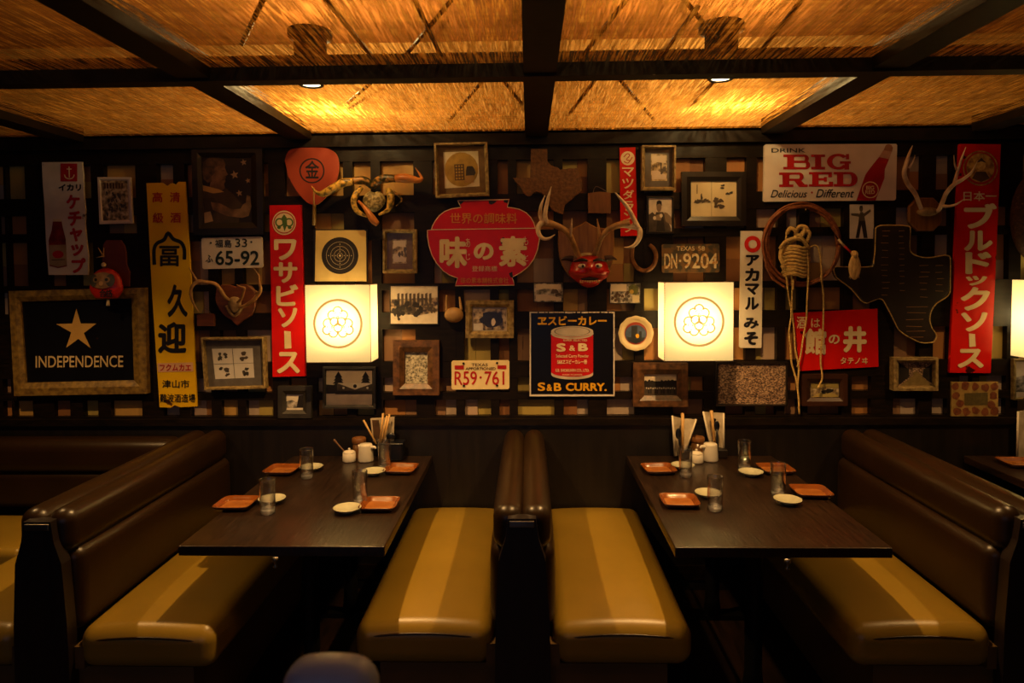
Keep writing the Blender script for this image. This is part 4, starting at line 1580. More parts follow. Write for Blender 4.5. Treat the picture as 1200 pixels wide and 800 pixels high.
def art_car(mb, q, d):
    f = uv(q, d)
    upoly(mb, f, [(0, 0), (0, .66), (1, .66), (1, 0)], d, SKYP)
    upoly(mb, f, [(0, .68), (0, 1), (1, 1), (1, .68)], d, GROUND)
    for cx_, w_ in ((.27, .17), (.86, .16)):
        for k in range(5):
            upoly(mb, f, [(cx_, .02 + .09 * k), (cx_ - w_ * (.5 + .12 * k), .2 + .09 * k), (cx_ + w_ * (.5 + .12 * k), .2 + .09 * k)], d + .0004, INKDK)
    upoly(mb, f, [(0, .40), (0, .66), (.28, .66), (.2, .42)], d + .0005, INKDK)
    upoly(mb, f, [(.24, .36), (.24, .6), (1, .6), (1, .36)], d + .0006, INKMID)
    upoly(mb, f, [(.26, .37), (.63, .55), (1, .38), (1, .36), (.26, .36)], d + .0009, INKLT)
    upoly(mb, f, [(.2, .58), (.2, .68), (1, .68), (1, .58)], d + .0008, INKDK)
    blob(mb, f, .63, .45, .04, .055, d + .0012, INKDK)
    for x_ in (.38, .9):
        blob(mb, f, x_, .5, .025, .035, d + .0012, INKLT)


def art_group(mb, q, d):
    f = uv(q, d)
    upoly(mb, f, [(0, 0), (0, .42), (1, .42), (1, 0)], d, SKYP)
    for i in range(10):
        blob(mb, f, .05 + .1 * i, .42 + .06 * rnd(), .08, .17, d + .0003, INKDK, 10, .25)
    upoly(mb, f, [(0, .86), (0, 1), (1, 1), (1, .86)], d, INKMID)
    for i in range(14):
        x_ = .07 + .066 * i
        upoly(mb, f, [(x_ - .022, .68), (x_ - .025, .9), (x_ + .025, .9), (x_ + .022, .68)], d + .0005, INKDK if i % 3 else INKMID)
        blob(mb, f, x_, .64 + .02 * (i % 2), .018, .04, d + .0007, INKLT, 8)


def art_sketch(mb, q, d):
    f = uv(q, d)
    for i in range(2):
        for j in range(2):
            for k in range(5):
                blob(mb, f, .25 + .5 * i + .16 * (rnd() - .5), .27 + .5 * j + .2 * (rnd() - .5), .05, .06, d, INKMID if rnd() < .5 else GREYINK, 9, .5)
    upoly(mb, f, [(.495, 0), (.495, 1), (.505, 1), (.505, 0)], d + .0004, GREYINK)
    upoly(mb, f, [(0, .495), (0, .505), (1, .505), (1, .495)], d + .0004, GREYINK)


def art_panels(mb, q, d):
    f = uv(q, d)
    upoly(mb, f, [(.445, 0), (.445, 1), (.452, 1), (.452, 0)], d + .0003, BROWNINK)
    upoly(mb, f, [(.125, .1), (.125, .36), (.14, .36), (.14, .1)], d + .0003, BROWNINK)
    for k in range(6):
        blob(mb, f, .12 + .05 * k, .56 + .05 * (rnd() - .5), .05, .045, d + .0002, INKMID, 9, .5)
    blob(mb, f, .23, .47, .025, .09, d + .0003, GREYINK, 9, .4)
    for k in range(8):
        blob(mb, f, .62 + .16 * (rnd() - .5), .6 + .26 * (rnd() - .5), .05, .06, d + .0002, INKMID, 9, .5)
    for (u, v) in ((.7, .12), (.68, .2), (.88, .33), (.8, .36)):
        blob(mb, f, u, v, .045, .03, d + .0002, GREYINK, 8, .5)


def art_boxer(mb, q, d):
    f = uv(q, d)
    upoly(mb, f, [(0, 0), (0, 1), (1, 1), (1, 0)], d - .0003, INKLT)
    upoly(mb, f, [(0, .5), (0, 1), (.22, 1), (.3, .52), (.15, .42)], d + .0002, INKMID)
    upoly(mb, f, [(.22, 1), (.2, .62), (.32, .42), (.62, .42), (.78, .6), (.95, .9), (.95, 1)], d + .0004, INKMID)
    upoly(mb, f, [(.38, .5), (.32, 1), (.7, 1), (.62, .5)], d + .0006, INKDK)
    upoly(mb, f, [(.66, .42), (.72, .7), (.98, .82), (1, .6), (.8, .45)], d + .0007, M('photo_skin', '#9a8468', '#86705a', rough=.5))
    upoly(mb, f, [(.2, .56), (.2, .66), (.52, .68), (.6, .5), (.52, .46)], d + .0008, MATS['photo_skin'])
    blob(mb, f, .44, .27, .11, .15, d + .0009, MATS['photo_skin'])
    upoly(mb, f, [(.32, .24), (.34, .1), (.45, .06), (.55, .1), (.57, .24), (.5, .17), (.38, .18)], d + .0012, INKDK)
    for (u, v) in ((.53, .53), (.25, .6)):
        blob(mb, f, u, v, .07, .06, d + .0012, INKLT, 10)


def art_stand(mb, q, d):
    f = uv(q, d)
    upoly(mb, f, [(.44, .22), (.38, .3), (.36, .5), (.64, .5), (.6, .28), (.54, .22)], d + .0003, INKMID)
    upoly(mb, f, [(.37, .48), (.24, .98), (.38, .98), (.48, .6), (.58, .98), (.74, .98), (.64, .48)], d + .0005, INKDK)
    upoly(mb, f, [(.38, .26), (.05, .26), (.05, .32), (.38, .36)], d + .0004, INKMID)
    upoly(mb, f, [(.58, .26), (.85, .14), (.88, .2), (.6, .36)], d + .0004, INKMID)
    blob(mb, f, .47, .13, .075, .09, d + .0006, INKMID)
    upoly(mb, f, [(.39, .12), (.42, .04), (.52, .03), (.55, .12), (.48, .08)], d + .0008, INKDK)


def art_tent(mb, q, d):
    f = uv(q, d)
    blob(mb, f, .58, .5, .36, .36, d + .0002, INKDK, 16, .15)
    blob(mb, f, .62, .62, .07, .2, d + .0004, INKLT, 9, .2)
    upoly(mb, f, [(0, .7), (0, 1), (.3, 1), (.28, .68)], d + .0003, INKLT)


def art_poster(mb, q, d):
    f = uv(q, d)
    blob(mb, f, .5, .5, .48, .48, d + .0002, M('poster_ochre', '#b8923a', '#9c7a2c', rough=.6, scale=30), 24)
    upoly(mb, f, [(.3, .35), (.3, .8), (.58, .8), (.58, .35)], d + .0004, BROWNINK)
    for r in range(5):
        for c_ in range(3):
            upoly(mb, f, [(.33 + .08 * c_, .38 + .085 * r), (.33 + .08 * c_, .43 + .085 * r), (.38 + .08 * c_, .43 + .085 * r), (.38 + .08 * c_, .38 + .085 * r)], d + .0006, MATS['poster_ochre'])
    blob(mb, f, .74, .62, .14, .2, d + .0007, INKDK, 12, .2)
    upoly(mb, f, [(.58, .68), (.58, .88), (.84, .88), (.84, .68)], d + .0009, M('poster_tan', '#b08a4a', '#94703a', rough=.6))


def art_comic(mb, q, d):
    f = uv(q, d)
    for k in range(7):
        upoly(mb, f, [(.1 + .11 * k, .06), (.1 + .11 * k, .2), (.18 + .11 * k, .2), (.18 + .11 * k, .06)], d + .0002, BROWNINK)
    for k in range(22):
        blob(mb, f, .15 + .7 * rnd(), .3 + .55 * rnd(), .04, .05, d + .0002, GREYINK if rnd() < .6 else INKMID, 7, .4)


def art_valley(mb, q, d):
    f = uv(q, d)
    upoly(mb, f, [(0, 0), (0, .45), (.35, .35), (.6, .48), (1, .3), (1, 0)], d, INKLT)
    upoly(mb, f, [(.75, .1), (.6, .95), (1, .95), (1, .05)], d + .0003, INKDK)
    upoly(mb, f, [(0, .85), (0, 1), (1, 1), (1, .85)], d + .0004, INKLT)


def art_street(mb, q, d):
    f = uv(q, d)
    upoly(mb, f, [(.06, .06), (.06, .4), (.36, .3), (.94, .34), (.94, .06)], d + .0002, SKYP)
    upoly(mb, f, [(.05, .62), (.05, .94), (.95, .94), (.95, .8), (.4, .6)], d + .0002, GROUND)
    for k in range(8):
        blob(mb, f, .45 + .5 * rnd(), .4 + .25 * rnd(), .06, .1, d + .0003, INKMID, 8, .4)


def art_card(mb, q, d):
    f = uv(q, d)
    upoly(mb, f, [(.02, .03), (.02, .4), (.55, .4), (.55, .03)], d + .0002, SKYP)
    for k in range(18):
        blob(mb, f, .05 + .6 * rnd(), .45 + .45 * rnd(), .05, .09, d + .0003, INKMID if rnd() < .6 else BROWNINK, 8, .4)
    blob(mb, f, .78, .3, .18, .26, d + .0003, M('card_green', '#6a6a2c', '#4c5020', rough=.6, scale=40), 12, .2)
    blob(mb, f, .72, .42, .07, .11, d + .0005, M('card_yellow', '#c9a440', '#b08c30', rough=.6))
    upoly(mb, f, [(.74, .6), (.74, .97), (.98, .97), (.98, .6)], d + .0005, CREAM)


def art_river(mb, q, d):
    f = uv(q, d)
    upoly(mb, f, [(.04, .05), (.04, .4), (.5, .3), (.96, .38), (.96, .05)], d + .0002, M('card_sky', '#b09a58', '#94803e', rough=.6))
    upoly(mb, f, [(.3, .7), (.04, .95), (.96, .95), (.9, .8), (.5, .62)], d + .0002, MATS['card_sky'])
    for k in range(7):
        blob(mb, f, .4 + .5 * rnd(), .5 + .15 * rnd(), .1, .1, d + .0004, INKDK, 9, .4)


def art_hall(mb, q, d):
    f = uv(q, d)
    upoly(mb, f, [(.42, .55), (.02, 1), (.98, 1), (.62, .55)], d + .0002, M('photo_straw', '#8a7444', '#746034', rough=.6, scale=30))
    upoly(mb, f, [(0, 0), (0, .95), (.3, .6), (.3, .3)], d + .0002, INKDK)
    upoly(mb, f, [(1, 0), (.7, .3), (.7, .6), (1, .95)], d + .0002, INKDK)
    blob(mb, f, .52, .5, .12, .1, d + .0003, MATS['photo_straw'], 9, .3)


framed('framed_print', 'small white framed comic print right of the white enamel sign', 'picture', [(114, 207.5), (116.5, 262.5), (155.5, 261.5), (153, 207.5)], 4, WHITE, SEPIA2, .014, art=art_comic)

# dark portrait


def art_portrait(mb, q, d):
    f = uv(q, d)
    SK = M('portrait_skin', '#8f6a48', '#5f442c', rough=.5, scale=20)
    STAR = M('portrait_star', '#b89a74', '#a4865f', rough=.5)
    for (u, v, r) in ((.85, .08, .07), (.66, .27, .09), (.93, .36, .06), (.75, .55, .07)):
        pts = []
        for k in range(10):
            a = math.pi / 2 + .2 + math.pi * k / 5
            rr_ = r if k % 2 == 0 else r * .42
            pts.append((u + rr_ * math.cos(a), v - rr_ * .77 * math.sin(a)))
        upoly(mb, f, pts, d + .0002, STAR)
    JK = M('portrait_jacket', '#4a3826', '#382a1c', rough=.6, scale=14)
    HR = M('portrait_hair', '#6a4c30', '#3a2a1c', rough=.6, scale=40)
    # back and chest of the jacket, open collar, neck
    upoly(mb, f, [(-.02, .50), (-.02, 1), (.72, 1), (.80, .72), (.62, .56), (.46, .46), (.2, .44)], d + .0003, JK)
    upoly(mb, f, [(.18, .34), (.14, .48), (.34, .54), (.46, .47), (.42, .34)], d + .0005, SK)
    upoly(mb, f, [(-.02, .42), (-.02, .50), (.22, .55), (.44, .53), (.34, .49), (.14, .45)], d + .0007, GOLDP)
    # head in profile looking right
    upoly(mb, f, [(.14, .08), (.12, .26), (.18, .37), (.30, .41), (.44, .405), (.475, .37), (.465, .335), (.49, .315), (.475, .29), (.53, .265), (.49, .21), (.47, .16), (.48, .11), (.40, .05), (.24, .04)], d + .0009, SK)
    upoly(mb, f, [(.49, .12), (.44, .03), (.32, -.005), (.16, .0), (.04, .07), (.0, .2), (.03, .33), (.11, .39), (.20, .37), (.19, .29), (.26, .24), (.25, .17), (.36, .13)], d + .0011, HR)
    upoly(mb, f, [(.385, .205), (.385, .215), (.46, .21), (.46, .197)], d + .0013, HR)
    upoly(mb, f, [(.41, .345), (.41, .355), (.47, .345), (.465, .337)], d + .0013, HR)
    # folded arm: sleeve, forearm, hand
    upoly(mb, f, [(.0, .62), (.02, .78), (.18, .86), (.34, .78), (.24, .62)], d + .0012, M('portrait_sleeve', '#3a2c1e', '#2c2016', rough=.6))
    upoly(mb, f, [(.16, .68), (.2, .8), (.5, .9), (.80, .93), (.93, .9), (.95, .82), (.84, .78), (.6, .8), (.34, .7)], d + .0014, SK)
    upoly(mb, f, [(.76, .8), (.80, .92), (.93, .9), (.99, .76), (.97, .6), (.9, .58), (.88, .7), (.82, .72)], d + .0016, SK)
    upoly(mb, f, [(.02, .84), (.02, 1.0), (.2, .97), (.15, .82)], d + .0016, STAR)


framed('framed_portrait', 'dark framed picture of a person in profile with folded arms and stars behind', 'picture', [(224, 172), (226.5, 275.5), (308.5, 274.5), (307, 172)], (12, 14, 13, 12), BLACKFRAME, M('portrait_ground', '#241812', '#1a100c', rough=.5, scale=12), .024, art=art_portrait)
framed('framed_drawing', 'shadow box frame with four small ink sketches under the small antlers', 'picture', [(235.4, 395.7), (239.5, 457), (311, 455.2), (309, 395)], 3.4, BARNWOOD, M('sketch_paper', '#dcd4cc', '#ccc4bc', rough=.6), .045, 9.5, GREYMAT, art_sketch)
framed('framed_photograph', 'small charcoal square frame with tiny river photograph near the ledge', 'picture', quad(325.5, 452.5, 364.5, 490), 9.5, GREYFRAME, GREYP, .03, 0, None, art_valley)
framed('framed_photograph', 'dark framed photograph of a winged vehicle and trees under the left lamp', 'picture', quad(378, 430, 440, 478.7), 4, GREYFRAME, SKYP, .025, art=art_car)
framed('framed_print', 'small upright frame with wide pale moulding above the crowd photograph', 'picture', quad(448.5, 268.5, 488, 320), 4.5, BARNWOOD, SEPIA2, .04, 7, DKMAT, art_street)
framed('framed_photograph', 'thin black framed sepia photograph of a crowd in a street', 'picture', quad(456.5, 334, 514, 380.5), 1.3, BLACKFRAME, SEPIA, .012, art=art_crowd)
framed('framed_print', 'thick dark wooden upright frame with small etched print left of the cream plate', 'picture', quad(460.5, 399, 514.5, 463), 13.5, WALNUT, ETCH, .04)
framed('framed_print', 'square wooden shadow box with ochre poster above the bowl shaped sign', 'picture', [(508.5, 167.5), (510.5, 231.5), (573, 229), (571, 166)], 3.8, BARNWOOD, M('poster_paper', '#e0d4b4', '#d0c29c', rough=.6, scale=20), .05, 7, DKMAT, art_poster)
framed('framed_photograph', 'wide oak framed photograph of a shelter left of the black square sign', 'picture', quad(545.5, 352, 602, 396), 8, BARNWOOD, SEPIA, .03, 1.2, CREAM, art_tent)
framed('framed_print', 'upright pale wooden shadow box right of the narrow red lamp sign', 'picture', quad(752.4, 170, 792.2, 222.4), 3.5, BARNWOOD, SEPIA2, .05, 7, GREYMAT, art_street)
framed('framed_photograph', 'black framed photograph of a boxer with raised fists', 'picture', quad(757.8, 229.5, 790, 273.5), 2.6, BLACKFRAME, SEPIA, .02, art=art_boxer)
framed('framed_photograph', 'tiny landscape postcard just under the foot of the bowl shaped sign', 'picture', quad(625, 330.6, 660.5, 354.3), 1, BLACKFRAME, GREYP, .01, art=art_street, glass=False)
framed('framed_photograph', 'tiny colour postcard with green tree between demon mask and right lamp', 'picture', quad(714.3, 331.2, 751, 355.8), 1, BLACKFRAME, GREYP, .01, art=art_card, glass=False)
framed('framed_drawing', 'wide black frame with two panel line drawing above the rusty plate', 'picture', quad(798.8, 201, 874.5, 264.5), 11, BLACKFRAME, M('panel_paper', '#e0d0a6', '#d0c096', rough=.6), .025, art=art_panels)
framed('framed_photograph', 'thick brown wooden frame with team photograph under the right lamp', 'picture', quad(742, 425.5, 806.3, 476.5), 13, WALNUT, INKMID, .035, art=art_group)
framed('framed_photograph', 'large thin framed brown landscape photograph right of the team photograph', 'picture', quad(839, 424, 923.5, 476), 2.6, BLACKFRAME, LAND, .02)
th = wall_thing('photograph', 'small unframed photograph of a person standing with raised arms below the bottle sign', 'photograph', 995, 239, 1024, 280)
mb = MB().prism(quad(996, 239.5, 1024, 279.5), .001, .004, M('photo_pale', '#ccc0b4', '#b8aca0', rough=.5))
art_stand(mb, quad(996, 239.5, 1024, 279.5), .0048)
mb.build('print', th)
framed('framed_photograph', 'small reddish wooden frame with river photograph under the red sake sign', 'picture', quad(940, 438.5, 993.5, 475.5), 9.5, M('mahogany_frame', '#3c2012', '#2c160c', rough=.4), SEPIA2, .028, art=art_river)
framed('framed_photograph', 'pale wooden shadow box with dark hallway picture under the leather map', 'picture', quad(1047.5, 419, 1099.8, 457.8), 5.5, BARNWOOD, LAND, .045, art=art_hall)


def art_floral(mb, q, d):
    f = uv(q, d)
    RS = M('rose_print', '#7a4020', '#5a2a14', rough=.6, scale=50)
    for (u, v) in ((.08, .12), (.3, .1), (.52, .12), (.72, .15), (.92, .12), (.1, .4), (.9, .4), (.12, .85), (.32, .88), (.52, .84), (.72, .88), (.92, .85), (.18, .62), (.85, .66)):
        blob(mb, f, u, v, .085, .12, d + .0002, RS, 10, .2)
    upoly(mb, f, [(.28, .32), (.28, .68), (.78, .66), (.78, .3)], d + .0003, M('photo_olive', '#5a4c24', '#463a1a', rough=.6, scale=60))


th = wall_thing('floral_print', 'small board with dark roses around an olive panel under the tall red sign', 'picture', 1114, 447, 1170, 488)
mb = MB().prism(quad(1114.8, 447.5, 1169.8, 487.6), .001, .012, M('floral_ground', '#a08244', '#846a34', rough=.6, scale=30))
art_floral(mb, quad(1115, 448, 1169.6, 487.4), .0128)
mb.build('print', th)
framed('framed_photograph', 'pale framed photograph below the third lamp, cut by the right edge', 'picture', quad(1188, 420.5, 1236, 468.5), 3, BARNWOOD, GREYP, .025, art=art_valley)

# paper shooting target
th = wall_thing('paper_target', 'square cream paper target with black bullseye above the left lamp', 'target', 368, 269, 430, 330)
plaque(th, quad(367.2, 268.5, 430.6, 330), .012, BLACKFRAME, 'backing')
D = .014
mb = MB().poly([(370, 269.8), (369, 329.5), (429.5, 329.5), (429, 271), (427, 269.6)], D, M('target_paper', '#e6cb80', '#d4b86c', rough=.7))
mb.ellipse(398.4, 299.4, 21.6, 21.6, D + .001, INKDK)
for r in (3.2, 7, 11, 16):
    mb.ring(398.4, 299.4, r - .2, r + .2, D + .0018, CREAM)
mb.ellipse(398.4, 299.4, 1.4, 1.4, D + .002, CREAM)
for a in range(4):
    for r in (5, 9, 13.4):
        mb.ellipse(398.4 + r * math.cos(a * math.pi / 2), 299.4 + r * math.sin(a * math.pi / 2), .6, .6, D + .002, CREAM)
mb.build('target_sheet', th)

# round fan
th = wall_thing('paper_fan', 'round red paper fan with black crest character on a pale handle', 'fan', 333, 172, 398, 264)
B = lambda X, Y: (220 + X / 5, 160 + Y / 5)
fo = smooth_pts([B(*p) for p in ((568, 140), (590, 85), (640, 66), (720, 60), (800, 66), (862, 92), (887, 150), (880, 235), (840, 320), (775, 388), (740, 398), (700, 386), (640, 322), (588, 230))], 4)
FANP = M('fan_red_paper', '#a03a16', '#8c3010', rough=.55, scale=3)
MB().prism(list(reversed(fo)), .024, .029, FANP, M('fan_edge', '#c9a058', '#b08840', rough=.5)).build('leaf', th)
mb = MB().ring(*B(728, 200), 13.2, 14.8, .0305, BLACKPAINT)
letters(mb, '金', *B(688, 140), *B(770, 245), .0305, BLACKPAINT, .02)
mb.build('crest', th)
MB().ptube([(*B(742, 300), .021), (*B(740, 520), .021)], [2, 2.3], M('bamboo_handle', '#a8823e', '#8a6a30', rough=.5)).build('handle', th)

# souvenir plate
th = wall_thing('souvenir_plate', 'round cream scalloped plate with a blue picture beside the right lamp', 'plate', 725, 370, 765, 411)
mb = MB()
n = 60
v, f = [], []
cp = W(745, 390.5, .02)
prof = [(.6, .006), (.78, .010), (1.0, .026), (1.02, .024), (.7, .001), (.0, .001)]
for r, dd in [(.0, .007)] + prof:
    for k in range(n):
        a = 2 * math.pi * k / n
        sc_ = 1 + (.018 * math.cos(12 * a) if r > .95 else 0)
        v.append((cp.x + .093 * r * sc_ * math.cos(a), -dd, cp.z + .093 * r * sc_ * math.sin(a)))
for i in range(len(prof)):
    for k in range(n):
        f.append((i * n + k, i * n + (k + 1) % n, (i + 1) * n + (k + 1) % n, (i + 1) * n + k))
mb.add(v, f, M('plate_cream_glaze', '#dcc9a0', '#cdb88c', rough=.25), True)
mb.build('plate_body', th)
mb = MB().ellipse(745, 390.5, 13.2, 13.2, .0085, M('plate_red', '#9a3a22', '#86301c', rough=.4)).ellipse(745, 391.2, 12.4, 10.6, .0092, M('plate_blue', '#4a5a78', '#3a4862', rough=.4, scale=40))
mb.poly([(734, 394), (736, 399), (745, 402.5), (754, 399), (756, 395), (745, 396.5)], .0098, M('plate_dark', '#2a2c30', '#202226', rough=.4)).poly([(740, 382), (739.5, 396), (746.5, 396), (747, 382)], .0098, MATS['plate_dark']).ellipse(747, 393.5, 2, 2.6, .0104, YELPAINT).rect(749, 388, 752, 396, .0098, MATS['plate_dark'])
mb.build('painted_scene', th)

# horseshoe
th = wall_thing('horseshoe', 'rusty horseshoe hanging left of the rusty licence plate', 'horseshoe', 740, 283, 770, 319)
mb = MB()
B = lambda X, Y: (620 + X / 5, 160 + Y / 5)
mb.ptube([(*B(612, 635), .008)] + [(*B(*p), .008) for p in ((603, 670), (605, 720), (630, 765), (672, 786), (712, 772), (738, 735), (743, 690), (728, 655), (706, 632))], [2.0] + [2.6] * 8 + [2.0], M('rusty_iron', '#8a5a30', '#5c3618', rough=.6, metal=.4, scale=40), n=8, flat=.6)
mb.build('shoe', th)

# ================================================================== MOUNTED OBJECTS
# wooden Texas-shaped board
th = wall_thing('map_plaque', 'brown cork wood board cut like a state map near the ceiling', 'wooden board', 601, 173, 683, 251)
B = lambda X, Y: (590 + X / 8, 165 + Y / 8)
o = [B(*p) for p in ((258, 75), (250, 345), (88, 345), (115, 385), (150, 420), (175, 460), (190, 490), (212, 510), (238, 520), (265, 508), (280, 485), (300, 476), (325, 478), (352, 490), (378, 508), (400, 530), (418, 565), (428, 600), (450, 635), (480, 662), (520, 680), (565, 690), (568, 640), (578, 600), (610, 570), (645, 545), (680, 510), (712, 490), (735, 470), (738, 420), (735, 380), (720, 340), (710, 300), (692, 252), (655, 258), (620, 255), (585, 262), (560, 262), (535, 272), (505, 245), (470, 240), (440, 226), (425, 205), (412, 190), (410, 75))]
plaque(th, o, .018, M('cork_wood', '#6e4524', '#54331a', rough=.75, scale=60, bump=.5), 'board', bev=.002)

# dark leather state-shaped cushion
th = wall_thing('leather_map', 'dark stitched leather panel shaped like a state map with cord edge', 'leather panel', 980, 263, 1114, 403)
B = lambda X, Y: (980 + X * .1936, 255 + Y * .1936)
o = [B(*p) for p in ((240, 62), (238, 120), (235, 200), (226, 270), (215, 296), (120, 300), (0, 297), (-14, 306), (-12, 330), (0, 360), (45, 395), (90, 430), (140, 490), (160, 508), (185, 516), (240, 495), (262, 490), (284, 500), (310, 545), (350, 622), (380, 680), (440, 722), (510, 755), (560, 757), (592, 750), (606, 724), (602, 704), (582, 675), (568, 635), (566, 605), (576, 562), (608, 518), (660, 486), (688, 452), (690, 380), (691, 300), (690, 245), (680, 232), (655, 228), (600, 238), (560, 243), (520, 240), (475, 226), (448, 202), (444, 160), (448, 75), (438, 52), (350, 46), (265, 48))]
plaque(th, o, .03, LEATHER, 'panel', bev=.008)
MB().ptube([(p[0], p[1], .024) for p in o + [o[0]]], .75, ROPE, n=6, sub=2).build('edge_cord', th)
mb = MB()
for (x0, x1, y0_, y1_) in ((270, 320, 80, 470), (375, 415, 80, 470), (500, 560, 290, 500), (600, 660, 290, 470), (420, 560, 540, 740)):
    y_ = y0_
    while y_ < y1_:
        a = x0 + random.uniform(0, 10)
        mb.stroke([B(a, y_), B(a + (x1 - x0) * random.uniform(.6, 1), y_ + random.uniform(-3, 3))], .7, .0312, M('leather_stitch', '#9a6e40', '#7a5430', rough=.7))
        y_ += random.uniform(28, 46)
mb.build('stitching', th)

# small hanging wooden tags
for (x0, y0_, x1, y1_, lab, mm) in ((230.5, 367.5, 251, 382, 'small reddish wooden block on a wire left of the heart plaque', REDWOOD), (689, 225, 716, 249.7, 'small brown wooden block hanging above the demon mask plaque', M('brown_block', '#7a4e26', '#663f1c', rough=.5, scale=10, stretch=(6, 6, 1)))):
    th = wall_thing('wooden_tag', lab, 'wooden block', x0, y0_, x1, y1_, 'small hanging wooden blocks')
    plaque(th, [(x0, y0_ + 1.2), (x0 + .4, y1_), (x1, y1_), (x1 - .3, y0_ + .6), ((x0 + x1) / 2, y0_ - .6)], .018, mm, 'block', bev=.002)
    MB().ptube([(x0 + 6, y0_ + .5, .012), (x0 + 10, y0_ - 6.5, .006), (x1 - 3, y0_ + .5, .012)], .28, STEEL, n=5).build('wire', th)

# heart plaque with small antlers
th = wall_thing('antler_mount', 'small antlers with skull cap on a heart shaped plaque under the white plate', 'antlers', 221, 313, 309, 382, 'antlers mounted on wooden plaques')
B = lambda X, Y: (215 + X / 10, 310 + Y / 10)
o = smooth_pts([B(*p) for p in ((380, 290), (365, 400), (400, 500), (470, 595), (560, 650), (625, 715), (690, 655), (790, 600), (838, 500), (845, 380), (815, 280), (750, 235), (660, 230), (610, 262), (540, 235), (440, 235))], 2)
plaque(th, o, .022, REDWOOD, 'plaque', bev=.005)
mb = MB()
mb.ell(W(*B(600, 470), .035), (.045, .022, .045), SKULL, fn=lambda p: Vector((p.x * (.55 + .45 * (p.z + 1) / 2), p.y, p.z)))
mb.ptube([(*B(505, 480), .03), (*B(545, 560), .035), (*B(595, 605), .03)], [2.2, 1.9, 1.4], SKULL).ptube([(*B(690, 480), .03), (*B(650, 560), .035), (*B(600, 605), .03)], [2.2, 1.9, 1.4], SKULL)
mb.build('skull_cap', th)
an = MB().ptube([(*B(*p), e) for p, e in (((545, 420), .04), ((490, 380), .06), ((440, 305), .08), ((370, 225), .10), ((260, 205), .12), ((160, 200), .13), ((95, 270), .14), ((92, 380), .13), ((125, 470), .12), ((182, 555), .11))], [1.9, 2.1, 2.2, 2.2, 2.1, 2.3, 1.9, 1.6, 1.1, .3], ANTLERDK)
an.ptube([(*B(160, 200), .13), (*B(115, 120), .14), (*B(62, 30), .14)], [1.8, 1.2, .3], ANTLERDK)
an.ptube([(*B(620, 450), .04), (*B(680, 400), .07), (*B(705, 320), .09), (*B(715, 275), .1), (*B(680, 262), .1), (*B(620, 232), .1)], [1.6, 1.7, 1.6, 1.4, 1.1, .3], ANTLERDK)
an.build('left_antler', th)
an = MB().ptube([(*B(*p), e) for p, e in (((640, 490), .04), ((700, 490), .06), ((800, 430), .09), ((880, 345), .11), ((905, 285), .12), ((885, 200), .13), ((882, 130), .13), ((822, 42), .13))], [1.8, 2.0, 2.2, 2.2, 1.9, 1.5, 1.0, .3], ANTLERDK)
an.ptube([(*B(880, 330), .11), (*B(810, 290), .12), (*B(750, 240), .12)], [1.3, .9, .25], ANTLERDK)
an.build('right_antler', th)

# octagon plaque with antlers, right
th = wall_thing('antler_mount', 'pale antlers on an octagonal plaque left of the tall red sign', 'antlers', 1058, 170, 1150, 271, 'antlers mounted on wooden plaques')
B = lambda X, Y: (980 + X / 5, 160 + Y / 5)
plaque(th, [B(*p) for p in ((478, 357), (428, 408), (428, 502), (478, 554), (572, 554), (622, 502), (622, 408), (572, 357))], .022, TANWOOD, 'plaque', bev=.006)
MB().ell(W(*B(535, 440), .04), (.055, .025, .024), SKULL).build('skull_cap', th)
an = MB().ptube([(*B(*p), e) for p, e in (((500, 430), .04), ((488, 400), .06), ((462, 335), .09), ((418, 275), .12), ((398, 215), .14), ((412, 150), .15), ((430, 95), .15), ((447, 52), .15))], [2.4, 2.3, 2.5, 2.6, 2.5, 2.2, 1.5, .3], ANTLER)
an.ptube([(*B(425, 185), .14), (*B(448, 150), .15), (*B(462, 110), .15)], [1.3, .9, .25], ANTLER)
an.build('left_antler', th)
an = MB().ptube([(*B(*p), e) for p, e in (((575, 440), .04), ((600, 430), .06), ((622, 385), .08), ((645, 330), .1), ((690, 280), .13), ((745, 248), .15), ((795, 205), .16), ((828, 140), .16))], [2.3, 2.4, 2.5, 2.4, 2.4, 1.9, 1.3, .3], ANTLER)
an.ptube([(*B(690, 280), .13), (*B(708, 215), .14), (*B(730, 140), .15), (*B(760, 60), .15)], [2.1, 1.7, 1.3, .3], ANTLER)
an.ptube([(*B(708, 200), .14), (*B(694, 160), .15), (*B(689, 108), .15)], [1.2, .9, .25], ANTLER)
an.ptube([(*B(615, 405), .07), (*B(660, 408), .11), (*B(705, 395), .13), (*B(750, 365), .14)], [2.0, 1.6, 1.1, .3], ANTLER)
an.build('right_antler', th)

# shield plaque with the large antlers
B = lambda X, Y: (625 + X / 5.926, 210 + Y / 5.926)
th = wall_thing('antler_mount', 'large pale antlers on an oak shield plaque behind the red demon mask', 'antlers', 628, 217, 751, 338, 'antlers mounted on wooden plaques')
o = smooth_pts([B(*p) for p in ((365, 290), (330, 315), (280, 335), (215, 345), (172, 360), (172, 450), (180, 540), (200, 600), (240, 662), (300, 712), (378, 755), (450, 712), (515, 650), (548, 585), (560, 500), (562, 420), (560, 345), (500, 340), (440, 332), (400, 312))], 1)
plaque(th, o, .025, TANWOOD, 'plaque', bev=.006)
MB().ell(W(*B(370, 535), .034), (.06, .009, .02), SKULL).build('skull_cap', th)
an = MB().ptube([(*B(*p), e) for p, e in (((320, 545), .05), ((300, 500), .07), ((272, 430), .1), ((245, 375), .12), ((190, 335), .15), ((120, 308), .17), ((70, 300), .18))], [3.0, 3.2, 3.2, 3.3, 3.4, 3.8, 4.2], ANTLERDK)
